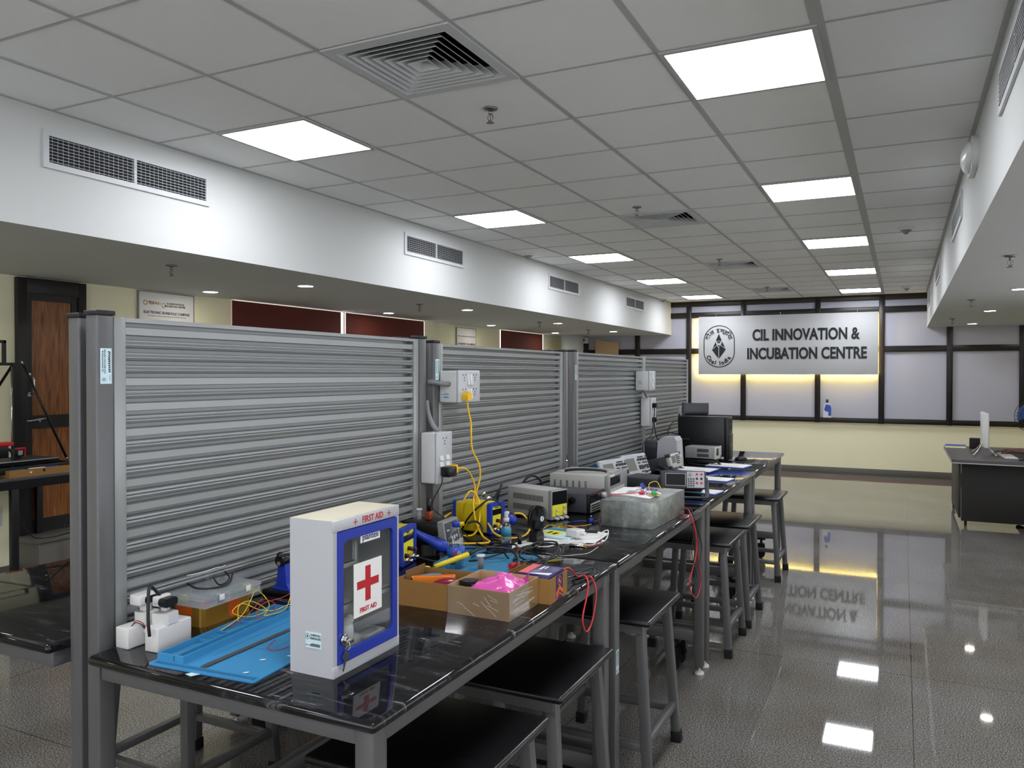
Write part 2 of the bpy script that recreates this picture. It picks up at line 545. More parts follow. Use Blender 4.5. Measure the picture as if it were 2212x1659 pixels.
def label_sticker(parent, origin, normal, w, h, up=(0, 0, 1), name='asset_sticker'):
    """pale blue property sticker: round emblem, centre name, scribbled number"""
    mt = face_mtx(origin, normal, up)
    b = MB(mt); b.box(-w / 2, -h / 2, 0, w / 2, h / 2, 0.0006)
    st = b.build(name, 'sticker', parent)
    t = MB(mt)
    k = h / 0.045
    e = Matrix.Translation((0, 0, 0.0009))
    t.text('CIL INNOVATION &', e @ Matrix.Translation((0.13 * w, 0.30 * h, 0)), 0.0085 * k, 0.0001, 0.0001, sx=min(1, 0.66 * w / (0.0085 * k * 0.56 * 17)))
    t.text('INCUBATION CENTRE', e @ Matrix.Translation((0.13 * w, 0.10 * h, 0)), 0.0085 * k, 0.0001, 0.0001, sx=min(1, 0.66 * w / (0.0085 * k * 0.58 * 17)))
    t.text('Asset No.', e @ Matrix.Translation((-0.33 * w, -0.32 * h, 0)), 0.005 * k, 0.0001)
    rng = random.Random(int(abs(origin[1]) * 1000))
    for q in range(11):
        x = -0.17 * w + q * 0.055 * w
        t.bar((x, -0.38 * h, 0.0009), (x + 0.03 * w, (-0.17 - 0.06 * rng.random()) * h, 0.0009), 0.034 * w, 0.0003, upv=(0, 0, 1))
    cx, cy, rr = -0.38 * w, 0.2 * h, 0.14 * h
    for q in range(14):
        a, c = 2 * math.pi * q / 14, 2 * math.pi * (q + 1) / 14
        t.bar((cx + rr * math.cos(a), cy + rr * 1.25 * math.sin(a), 0.0009), (cx + rr * math.cos(c), cy + rr * 1.25 * math.sin(c), 0.0009), 0.02 * h, 0.0003, upv=(0, 0, 1))
    t.prism([(cx, cy - 0.1 * h), (cx + 0.05 * h, cy), (cx, cy + 0.1 * h), (cx - 0.05 * h, cy)], 0.0007, 0.001)
    t.build('sticker_print', 'ink', st)
    return st

# ------------------------------------------------------------------ the setting
XS_L, XS_R = -0.45, 3.625           # soffit faces
ZS_L, ZS_R = 2.34, 2.375            # soffit undersides
XW_L, XW_R = -2.43, 5.62            # side walls
Y0, Y1 = -6.2, 11.0                 # rear wall, far wall
TX, TY = 0.6, 0.612
b = MB(); b.box(XW_L - .1, Y0, -0.1, XW_R + .1, Y1 + .1, 0); struct(b.build('floor', 'floor'))
b = MB(); b.box(XW_L - .1, 10.27, 0, XW_R, 10.44, 0.0012); struct(b.build('trim_1', 'redgran'))
holes = {(2, -1), (2, 5), (2, 10), (2, 15), (2, -6)}
LIGHTS = [(i, j) for j in (-8, -4, 0, 4, 8, 12, 16) for i in (0, 4)]
b = MB()
rows = range(-11, 18)
xs = [XS_L] + [TX * i for i in range(6)] + [XS_R]
for j in rows:
    ya, yb = max(Y0, TY * j), min(Y1, TY * (j + 1))
    for i in range(len(xs) - 1):
        if (i - 1, j) in holes: continue
        b.quad((xs[i], ya, CEIL), (xs[i + 1], ya, CEIL), (xs[i + 1], yb, CEIL), (xs[i], yb, CEIL))
b.box(XS_L - .05, Y0, CEIL + .2, XS_R + .05, Y1, CEIL + .22)
struct(b.build('ceiling', 'ceil'))
b = MB()
for i in range(6):
    w = 0.012 if i < 5 else 0.024
    b.box(TX * i - w, Y0, CEIL - .004, TX * i + w, Y1, CEIL + .004)
for j in list(rows)[1:]:
    b.box(XS_L, TY * j - .008, CEIL - .0035, XS_R, TY * j + .008, CEIL + .004)
for x in (XS_L + .01, XS_R - .01):
    b.box(x - .012, Y0, CEIL - .0045, x + .012, Y1, CEIL + .004)
struct(b.build('trim_2', 'tbar'))
b = MB(); b.box(XW_L - .1, Y0, ZS_L, XS_L, Y1, CEIL + .22); struct(b.build('trim_3', 'soffit'))
b = MB(); b.box(XS_R, Y0, ZS_R, XW_R + .1, Y1, CEIL + .22); struct(b.build('trim_4', 'soffit'))
# left wall with the three window openings kept as recessed windows behind blinds
b = MB(); b.box(XW_L - .12, Y0, 0, XW_L, Y1 + .1, ZS_L); struct(b.build('wall_left', 'cream'))
b = MB(); b.box(XW_R, Y0, 0, XW_R + .12, Y1 + .1, ZS_R); struct(b.build('wall_right', 'cream'))
b = MB(); b.box(XW_L - .1, Y0 - .1, 0, XW_R + .1, Y0, CEIL + .2); struct(b.build('wall_rear', 'cream'))
for n, (xa, xb, zt) in enumerate(((-0.3, 1.5, 2.75), (1.6, 3.5, 2.75), (3.75, 5.4, 2.25))):  # unseen rear windows, added to brighten the ceiling
    w = thing('window_%d' % (n + 5), 'glowing fill window added in the rear wall behind the camera', 'window', (xa, Y0, 0.85)); w['kind'] = 'structure'
    sub(w, 'pane', 'daylight', lambda b: b.box(.04, .004, .04, xb - xa - .04, .01, zt - .89))
    sub(w, 'window_frame', 'winframe', lambda b: b.ring([(0, 0), (xb - xa, 0), (xb - xa, zt - .85), (0, zt - .85)], [(.04, .04), (xb - xa - .04, .04), (xb - xa - .04, zt - .89), (.04, zt - .89)], 0, .04, 'XZ'))
b = MB(); b.box(XW_L, Y1, 0, XW_R, Y1 + .1, 0.84); b.box(XW_L, Y1 + .02, 0.84, XW_R, Y1 + .1, CEIL + .1); struct(b.build('wall_far', 'cream'))
b = MB(); b.box(XW_L, Y1 - .02, 0, XW_R, Y1, 0.105, .003); struct(b.build('baseboard_far', 'plinth'))
b = MB(); b.box(XW_L, Y0, 0, XW_L + .02, 0.43, 0.27, .003); b.box(XW_L, 0.97, 0, XW_L + .02, Y1 - .02, 0.105, .003); struct(b.build('baseboard_left', 'plinth'))
b = MB(); b.box(XW_R - .02, Y0, 0, XW_R, Y1 - .02, 0.105, .003); struct(b.build('baseboard_right', 'plinth'))
b = MB(); b.box(XW_L + .02, Y0, 0, XW_R - .02, Y0 + .02, 0.105, .003); struct(b.build('baseboard_rear', 'plinth'))
# step below the raised side door
b = MB(); b.box(XW_L + .02, 0.43, 0, -2.16, 1.35, 0.44, .004); b.box(-2.16, 0.62, 0, -1.88, 1.35, 0.2, .004); b.box(XW_L, 0.40, 0.44, -2.14, 1.38, 0.47, .004)
struct(b.build('trim_5', 'plinth'))
# far glazed screen
vx = [-2.07, -1.07, -0.125, 0.817, 2.02, 2.98, 3.94, 4.90]
zr = [(0.845, 0.925), (1.995, 2.09), (2.63, 2.725), (2.83, 2.925)]
win = thing('window_1', 'dark framed frosted glass screen filling the far wall', 'window', (0, Y1, 0)); win['kind'] = 'structure'
b = MB()
for x in vx: b.box(x - .042, -.06, 0.84, x + .042, .02, CEIL + .05, .004)
for z0, z1 in zr: b.box(XW_L, -.055, z0, XW_R, .02, z1, .004)
b.build('window_frame', 'winframe', win)
edges = [XW_L] + vx + [XW_R]
for i in range(len(edges) - 1):
    for k in range(3):
        b = MB(); b.box(edges[i] + .03, -.012, zr[k][1] - .01, edges[i + 1] - .03, -.002, zr[k + 1][0] + .01)
        b.build('pane', 'film', win)
b = MB(); b.box(XW_L, -.035, 0.828, XW_R, .01, 0.8445, .002); b.build('window_sill', 'cream', win)
# raised side door
d = thing('door_1', 'dark framed wood veneer side door above a granite step', 'door', (XW_L, 0, 0)); d['kind'] = 'structure'
def _f(b):
    b.box(0, .433, .47, .045, .50, 2.33, .003); b.box(0, .90, .47, .045, .965, 2.33, .003); b.box(0, .499, 2.22, .044, .901, 2.332, .001)
sub(d, 'door_frame', 'doorframe', _f)
def _f(b):
    b.box(.002, .50, .47, .03, .540, 2.22); b.box(.002, .852, .47, .03, .90, 2.22)
    for z0, z1 in ((.47, .57), (1.235, 1.33), (2.17, 2.22)): b.box(.002, .541, z0, .029, .851, z1)
dl = sub(d, 'door_leaf', 'doorframe', _f)
sub(d, 'door_panel', 'doorwood', lambda b: b.box(.001, .538, .56, .018, .86, 1.24))
sub(d, 'door_panel', 'doorwood', lambda b: b.box(.001, .538, 1.32, .018, .86, 2.18))
def _f(b):
    b.bar((.04, .50, 1.29), (.04, .63, 1.305), .03, .006); b.cyl((.046, .49, 1.292), (.046, .645, 1.31), .006); b.cyl((.046, .58, 1.30), (.06, .58, 1.285), .005)
sub(d, 'tower_bolt', 'chrome', _f)
def _f(b):
    b.box(.03, .505, 1.47, .036, .53, 1.50); b.box(.03, .505, 1.61, .036, .53, 1.64); b.tube([(.034, .522, 1.49), (.07, .528, 1.505), (.07, .528, 1.60), (.034, .522, 1.62)], .006)
sub(d, 'door_handle', 'chrome', _f)
# windows behind maroon blinds on the left wall
for n, (ya, yb) in enumerate(((2.5, 4.16), (4.2, 5.865), (8.09, 9.75))):
    w = thing('window_%d' % (n + 2), 'bright window behind a maroon blind on the left wall', 'window', (XW_L, 0, 0)); w['kind'] = 'structure'
    y_a = ya
    sub(w, 'pane', 'daylight_dim', lambda b: b.box(.002, y_a, 1.02, .008, yb, 2.33))
    bl = thing('roller_blind', ['maroon roller blind nearest the side door on the left wall', 'maroon roller blind between the sliver of daylight and the second poster', 'maroon roller blind at the far end of the left wall'][n], 'blind', (XW_L, 0, 0), group='maroon roller blinds on the left wall')
    ya2, yb2 = ((2.466, 4.08), (4.172, 5.812), (8.058, 9.666))[n]
    sub(bl, 'blind_fabric', 'blind', lambda b: b.box(.03, ya2, 1.0, .036, yb2, 2.33))
    sub(bl, 'bottom_bar', 'aluminium', lambda b: b.cyl((.033, ya2, 1.0), (.033, yb2, 1.0), .012))
b = MB(); b.cyl((-2.05, 10.2, 0), (-2.05, 10.2, ZS_L), .2, n=32); struct(b.build('trim_6', 'pale'), 'pale round pillar in the far left corner')
bb = thing('notice_board', 'beige notice board on the far wall behind the partitions', 'board', (-1.75, Y1 - .07, 0))
sub(bb, 'board_face', 'beige', lambda b: b.prism([(-.12, 1.6), (.33, 1.6), (.33, 2.24), (.06, 2.235), (-.12, 2.30)], -.02, 0, 'XZ'))
sub(bb, 'board_edge', 'edge', lambda b: b.box(-.13, -.012, 1.58, .34, .003, 1.6))

# light switch and socket plate by the door
s = thing('wall_socket', 'white double socket plate low on the left wall by the printer table', 'socket', (XW_L, 0.27, 0.62))
sub(s, 'socket_plate', 'white', lambda b: b.box(0, -.09, -.06, .012, .06, .07, .004))
sub(s, 'socket_hole', 'ink', lambda b: [b.box(.012, y, z, .0135, y + .008, z + .014) for y in (-.05, -.02, .01, .035) for z in (-.02, .025)])

for n, (ya, yb) in enumerate(((-5.6, -3.9), (-3.7, -2.0), (-1.8, -0.1), (0.1, 1.8), (2.0, 3.7), (3.9, 5.6))):  # unseen right wall windows, added as soft side fill
    w = thing('window_%d' % (n + 8), 'glowing fill window added in the right wall outside the view', 'window', (XW_R, ya, 0.9)); w['kind'] = 'structure'
    sub(w, 'pane', 'daylight_dim', lambda b: b.box(-.01, .04, .04, -.004, yb - ya - .04, 1.34))
    sub(w, 'window_frame', 'winframe', lambda b: b.ring([(0, 0), (yb - ya, 0), (yb - ya, 1.38), (0, 1.38)], [(.04, .04), (yb - ya - .04, .04), (yb - ya - .04, 1.34), (.04, 1.34)], -.04, 0, 'YZ'))

# ------------------------------------------------------------------ ceiling fittings
names = {0: 'nearest in view', 4: 'second from the camera', 8: 'third from the camera', 12: 'fourth from the camera', 16: 'farthest, by the glazed wall', -4: 'overhead just out of view', -8: 'behind the camera'}
for (i, j) in LIGHTS:
    t = thing('ceiling_light', 'square recessed ceiling light panel, %s in the %s row' % (names[j], 'left' if i == 0 else 'right'), 'ceiling light', (TX * i + TX / 2, TY * (j + .5), CEIL), group='square ceiling light panels')
    sub(t, 'diffuser', 'lamp', lambda b: b.box(-.277, -.283, -.007, .277, .283, -.001))
    sub(t, 'frame', 'tbar', lambda b: b.ring([(-.298, -.304), (.298, -.304), (.298, .304), (-.298, .304)], [(-.277, -.283), (.277, -.283), (.277, .283), (-.277, .283)], -.012, -.001))
for n, (i, j) in enumerate(((2, -1), (2, 5), (2, 10), (2, 15))):
    t = thing('air_diffuser', 'square louvred ceiling air diffuser, %s' % ['nearest the camera and largest in view', 'second from the camera, beside a sprinkler', 'third from the camera', 'farthest, near the glazed wall'][n], 'air diffuser', (TX * i + TX / 2, TY * (j + .5), CEIL), group='square ceiling air diffusers')
    def _f(b):
        b.ring([(-.296, -.302), (.296, -.302), (.296, .302), (-.296, .302)], [(-.25, -.255), (.25, -.255), (.25, .255), (-.25, .255)], -.01, -.003)
    sub(t, 'frame', 'aluminium', _f)
    def _f(b):
        for k in range(7):
            o_, i_ = .252 - .034 * k, .208 - .034 * k
            i_ = max(i_, .012)
            zo, zi = -.012, .026
            vs = [(-o_, -o_, zo), (o_, -o_, zo), (o_, o_, zo), (-o_, o_, zo), (-i_, -i_, zi), (i_, -i_, zi), (i_, i_, zi), (-i_, i_, zi)]
            vs += [(x, y, z + .003) for x, y, z in vs]
            fs = []
            for q in range(4):
                p = (q + 1) % 4
                fs += [(q, p, 4 + p, 4 + q), (8 + q, 12 + q, 12 + p, 8 + p), (q, 8 + q, 8 + p, p), (4 + q, 4 + p, 12 + p, 12 + q)]
            b._add(vs, fs)
    sub(t, 'louvre', 'aluminium', _f)
    sub(t, 'duct', 'ventdark', lambda b: (b.box(-.29, -.295, .17, .29, .295, .18), b.ring([(-.295, -.30), (.295, -.30), (.295, .30), (-.295, .30)], [(-.288, -.293), (.288, -.293), (.288, .293), (-.288, .293)], -.002, .18)))
def vent(y0, y1, side, label, two=True):
    x, n = (XS_L, 1) if side == 'L' else (XS_R, -1)
    t = thing('wall_vent', label, 'air vent', (x, y0, 2.635), group='slatted air vents on the %s soffit' % ('left' if side == 'L' else 'right'))
    w, h, f = y1 - y0, .185, .028
    def _f(b):
        b.ring([(0, 0), (w, 0), (w, h), (0, h)], [(f, f), (w - f, f), (w - f, h - f), (f, h - f)], 0, .012 * n, 'YZ')
        b.box(0, w / 2 - .008, f, .012 * n, w / 2 + .008, h - f)
    sub(t, 'frame', 'aluminium', _f)
    sub(t, 'duct', 'ventdark', lambda b: b.box(.0005 * n, f, f, .002 * n, w - f, h - f))
    def _f(b):
        for k in range(8):
            z = f + (k + .5) * (h - 2 * f) / 8
            b.bar((.009 * n, f, z), (.009 * n, w - f, z), .012, .0022, upv=(.3 * n, 0, 1))
    sub(t, 'slats', 'aluminium', _f)
    def _f(b):
        k = f + .02
        while k < w - f:
            b.box(.0022 * n, k, f, .004 * n, k + .003, h - f); k += .028
    sub(t, 'rear_blades', 'mgrey', _f)
vent(-.655, .37, 'L', 'slatted twin air vent on the left soffit, nearest and largest')
vent(2.45, 3.45, 'L', 'slatted twin air vent on the left soffit, second from the camera')
vent(5.45, 6.43, 'L', 'slatted twin air vent on the left soffit, third from the camera')
vent(8.34, 9.28, 'L', 'slatted twin air vent on the left soffit, nearest the glazed wall')
vent(-.5, .5, 'R', 'slatted air vent cut by the top right corner of the view')
vent(2.72, 3.78, 'R', 'slatted air vent on the right soffit beyond the oval lamp')
vent(6.05, 7.05, 'R', 'slatted air vent on the right soffit, third from the camera')
vent(9.55, 10.5, 'R', 'slatted air vent on the right soffit beside the glazed wall')
# oval bulkhead lamp on right soffit
t = thing('bulkhead_lamp', 'white oval bulkhead lamp on the right soffit face', 'wall lamp', (XS_R, 1.72, 2.775))
sub(t, 'backplate', 'white', lambda b: b.prism(rrect(-.19, -.085, .19, .085, .08), -.028, 0, 'YZ'))
sub(t, 'cover', 'frost', lambda b: b.sphere((-.03, 0, 0), .06, .7, 2.9, 1.25))
def downlight(x, y, z, label, g):
    t = thing('downlight', label, 'downlight', (x, y, z), group=g)
    sub(t, 'trim_ring', 'white', lambda b: b.lathe([(.060, 0), (.074, 0), (.074, -.004), (.060, -.006), (.060, 0)], n=28))
    sub(t, 'lens', 'downlamp', lambda b: b.lathe([(.0001, -.002), (.060, -.002), (.060, -.0045), (.0001, -.0045)], n=28))
for y, w in ((-3.35, 'just behind the camera'), (-.75, 'beside the near workbench'), (1.87, 'nearest in view'), (4.50, 'second in view'), (7.05, 'third in view'), (9.4, 'farthest')):
    for x, s_ in ((-2.04, 'wall side row'), (-1.0, 'room side row')):
        downlight(x, y, ZS_L, 'round downlight under the left soffit, %s of the %s' % (w, s_), 'downlights under the left soffit')
for y, w in ((-2.9, 'behind the camera'), (-.25, 'before the view begins'), (2.37, 'just outside the view'), (4.99, 'nearest in view'), (7.61, 'second in view'), (10.23, 'nearest the glazed wall')):
    for x, s_ in ((4.19, 'room side row'), (5.15, 'wall side row')):
        downlight(x, y, ZS_R, 'small round downlight under the right soffit, %s of the %s' % (w, s_), 'downlights under the right soffit')
def sprinkler(x, y, z, label, g):
    t = thing('sprinkler_head', label, 'sprinkler', (x, y, z), group=g)
    sub(t, 'escutcheon', 'steelrod', lambda b: b.lathe([(.0001, 0), (.036, 0), (.034, -.008), (.012, -.012), (.0001, -.012)], n=24))
    def _f(b):
        b.cyl((0, 0, -.008), (0, 0, -.03), .009)
        b.tube([(.008, 0, -.028), (.015, 0, -.045), (.006, 0, -.066)], .0028, 6, 4); b.tube([(-.008, 0, -.028), (-.015, 0, -.045), (-.006, 0, -.066)], .0028, 6, 4)
        b.cyl((0, 0, -.06), (0, 0, -.07), .006)
        b.lathe([(.0001, -.070), (.020, -.070), (.020, -.073), (.0001, -.073)], n=16)
    sub(t, 'frame', 'steelrod', _f)
    sub(t, 'glass_bulb', 'red', lambda b: b.cyl((0, 0, -.032), (0, 0, -.06), .002))
for x, y, w in ((1.49, .305, 'beside the nearest air diffuser'), (1.447, 2.806, 'before the second air diffuser'), (1.441, 5.895, 'before the third air diffuser'), (1.487, 9.064, 'before the farthest air diffuser')):
    sprinkler(x, y, CEIL, 'pendent sprinkler head on the tiled ceiling, ' + w, 'sprinkler heads on the tiled ceiling')
for x, y, w in ((-.978, .552, 'above the near partition'), (-1.09, 3.68, 'above the second partition'), (-1.10, 6.66, 'third from the camera'), (-1.18, 8.72, 'farthest')):
    sprinkler(x, y, ZS_L, 'pendent sprinkler head under the left soffit, ' + w, 'sprinkler heads under the left soffit')
for x, y, w in ((3.885, 2.7, 'nearest'), (3.89, 5.94, 'second'), (3.876, 8.9, 'nearest the glazed wall')):
    sprinkler(x, y, ZS_R, 'pendent sprinkler head under the right soffit, ' + w, 'sprinkler heads under the right soffit')
for x, y, w in ((-.307, 4.592, 'over the left light row'), (3.305, 4.676, 'right of the third right hand light'), (-.371, 10.16, 'in the far left ceiling corner'), (3.328, 9.95, 'in the far right ceiling corner')):
    t = thing('smoke_detector', 'white conical smoke detector ' + w, 'smoke detector', (x, y, CEIL), group='smoke detectors on the ceiling')
    sub(t, 'base', 'frost', lambda b: b.lathe([(.0001, 0), (.065, 0), (.065, -.016), (.055, -.022), (.0001, -.022)], n=28))
    sub(t, 'sensor_cone', 'mgrey', lambda b: b.lathe([(.045, -.022), (.046, -.028), (.03, -.034), (.034, -.038), (.02, -.045), (.022, -.049), (.0001, -.062)], n=24))
t = thing('cctv_camera', 'small white wall camera on the glazed wall under the left soffit', 'camera', (-2.07, Y1 - .06, 2.27))
sub(t, 'housing', 'white', lambda b: b.box(-.07, -.10, -.06, .06, 0, .06, .01))
sub(t, 'lens', 'black', lambda b: b.cyl((-.01, -.104, 0), (-.01, -.095, 0), .028))

# ------------------------------------------------------------------ sign
sg = thing('wall_sign', 'brushed metal sign reading CIL INNOVATION & INCUBATION CENTRE with a coal emblem', 'sign', (0.064, 10.88, 1.632))
SW, SH = 2.871, 1.008
sub(sg, 'sign_plate', 'signplate', lambda b: b.box(0, 0, 0, SW, .03, SH, .002))
mt = face_mtx((0, -.001, 0), (0, -1, 0))
def _f(b):
    b.m = mt
    b.text('CIL INNOVATION &', Matrix.Translation((1.752, .66, 0)), 0.262, .006, .0085, sx=.71, res=4)
sub(sg, 'lettering', 'signblack', _f)
def _f(b):
    b.m = mt
    b.text('INCUBATION CENTRE', Matrix.Translation((1.764, .345, 0)), 0.262, .006, .0085, sx=.71, res=4)
sub(sg, 'lettering', 'signblack', _f)
def _f(b):
    b.m = mt
    cx, w, y0, y1 = .357, .266, .123, .853
    out, inn = [], []
    for cyy, a0 in ((y1 - w, 0), (y0 + w, 180)):
        for k in range(19):
            a = R(a0 + 180 * k / 18)
            out.append((cx + w * math.cos(a), cyy + w * math.sin(a))); inn.append((cx + (w - .013) * math.cos(a), cyy + (w - .013) * math.sin(a)))
    b.ring(out, inn, 0, .006)
sub(sg, 'emblem_border', 'signblack', _f)
def _f(b):
    b.m = mt
    cx = .352
    T, Lh, Rh, L_, R_, B = (cx, .705), (cx - .05, .585), (cx + .05, .585), (cx - .118, .43), (cx + .118, .437), (cx, .27)
    tri = lambda *p: b.prism(list(p), 0, .006)
    tri(T, Lh, Rh)
    tri((cx - .045, .572), (cx + .04, .572), (cx, .54))
    tri((cx - .055, .565), (cx - .104, .455), (cx - .036, .505))
    tri((cx + .058, .568), (cx + .108, .458), (cx + .036, .512))
    tri((cx - .118, .43), (cx - .03, .498), (cx - .006, .462), (cx - .006, .275))
    tri((cx + .118, .437), (cx + .02, .51), (cx + .006, .462), (cx + .006, .275))
    tri((cx - .022, .515), (cx + .012, .505), (cx, .475))
sub(sg, 'emblem_diamond', 'signblack', _f)
def _f(b):
    b.m = mt
    cx, cy, rr = .352, .475, .275
    s_ = 'Coal India'
    angs = [-150, -134, -119, -107, -99, -84, -71, -56, -46, -33]
    for ch, a in zip(s_, angs):
        if ch == ' ': continue
        th = R(a); rr = .262
        px, py = cx + rr * math.cos(th) * .78, .40 + rr * math.sin(th) * .80
        b.text(ch, Matrix.Translation((px, py, 0)) @ Matrix.Rotation(th + R(90), 4, 'Z'), .098, .004, .004, sx=.95, res=3)
sub(sg, 'emblem_english_text', 'signblack', _f)
def _f(b):
    b.m = mt
    cx = .352
    for ch, a in (('को', 152), ('ल', 124), ('इ', 94), ('ण्', 74), ('डि', 52), ('या', 26)):
        th = R(a)
        px, py = cx + .205 * math.cos(th), .560 + .198 * math.sin(th)
        b.text(ch, Matrix.Translation((px, py, 0)) @ Matrix.Rotation(th - R(90), 4, 'Z'), .10, .004, .0025, res=3)
sub(sg, 'emblem_hindi_text', 'signblack', _f)
def _f(b):
    b.box(.02, .032, .02, SW - .02, .04, .03)
    b.box(.02, .032, .02, .03, .04, SH - .02); b.box(SW - .03, .032, .02, SW - .02, .04, SH - .02)
sub(sg, 'led_strip', 'led', _f)
def _f(b):
    for x in (.3, 1.37, 2.56): b.cyl((x, .015, SH), (x, .015, SH + .045), .007); b.cyl((x, .015, SH + .04), (x, .06, SH + .04), .006)
sub(sg, 'hanger', 'chrome', _f)
# bottle on the window ledge
t = thing('handwash_bottle', 'white and blue handwash bottle on the ledge below the sign', 'bottle', (2.175, 10.915, .925))
sub(t, 'bottle_body', 'white', lambda b: b.prism([(-.062, 0), (.064, 0), (.064, .10), (.072, .16), (.058, .22), (.02, .245), (-.02, .245), (-.05, .21), (-.055, .13), (-.062, .09)], -.03, .005, 'XZ'))
sub(t, 'bottle_label', 'lblue', lambda b: b.prism([(.02, .03), (.062, .03), (.066, .16), (.05, .205), (-.02, .215), (-.045, .13), (-.02, .10), (.02, .10)], -.032, -.030, 'XZ'))
sub(t, 'bottle_cap', 'navyink', lambda b: b.cyl((0, -.012, .245), (0, -.012, .30), .02))

# ------------------------------------------------------------------ posters
def poster(y0, y1, z0, z1, label, rows_):
    w, h = y1 - y0, z1 - z0
    t = thing('wall_poster', label, 'poster', (XW_L, y0, z0))
    sub(t, 'board', 'paper', lambda b: b.box(.004, .006, .006, .018, w - .006, h - .006))
    sub(t, 'frame', 'mgrey', lambda b: b.ring([(0, 0), (w, 0), (w, h), (0, h)], [(.008, .008), (w - .008, .008), (w - .008, h - .008), (.008, h - .008)], 0, .022, 'YZ'))
    for (txt, yy, zz, size, m_, off) in rows_:
        bb = MB(face_mtx((.0185, 0, 0), (1, 0, 0)))
        bb.text(txt, Matrix.Translation((yy, zz, 0)), size, .0003, off)
        bb.build('print', m_, t)
    return t
p1 = poster(1.449, 2.029, 1.50, 2.332, 'framed poster headed ELECTRONIC BOREHOLE COMPASS beside the side door', [
    ('TEX', .128, .735, .034, 'ink', .0012), ('MiN', .192, .735, .034, 'goldink', .0005), ('CIL INNOVATION &', .375, .740, .021, 'ink', .0008), ('INCUBATION CENTRE', .375, .718, .021, 'ink', .0008),
    ('ELECTRONIC BOREHOLE COMPASS', .29, .655, .030, 'navyink', .001), ('An indigenous device to determine the borehole trajectory', .29, .628, .0165, 'ink', 0), ('AREAS OF APPLICATION', .16, .578, .024, 'ink', .0008)])
sub(p1, 'logo_mark', 'goldink', lambda b: b.ring([(.07 + .022 * math.cos(a / 8 * 6.283), .735 + .022 * math.sin(a / 8 * 6.283)) for a in range(8)], [(.07 + .014 * math.cos(a / 8 * 6.283), .735 + .014 * math.sin(a / 8 * 6.283)) for a in range(8)], .018, .0186, 'YZ'))
sub(p1, 'logo_mark', 'ink', lambda b: b.ring([(.252 + .018 * math.cos(a / 10 * 6.283), .722 + .022 * math.sin(a / 10 * 6.283)) for a in range(10)], [(.252 + .014 * math.cos(a / 10 * 6.283), .722 + .018 * math.sin(a / 10 * 6.283)) for a in range(10)], .018, .0186, 'YZ'))
sub(p1, 'photo_strip', 'navyink', lambda b: b.box(.018, .25, .50, .0188, .565, .545))
sub(p1, 'photo_strip', 'beige', lambda b: b.box(.018, .02, .50, .0188, .25, .556))
p2_ = poster(6.699, 7.272, 1.45, 2.305, 'framed poster headed AUTOMATED COAL SAMPLING beyond the second maroon blind', [
    ('TEXMiN   CIL INNOVATION & INCUBATION CENTRE', .29, .73, .022, 'ink', .0005), ('AUTOMATED COAL SAMPLING', .29, .62, .036, 'ink', .0015), ('SYSTEM AND REAL TIME TRACKING', .29, .575, .032, 'ink', .0015), ('OF LOADED VEHICLES', .29, .53, .032, 'ink', .0015)])

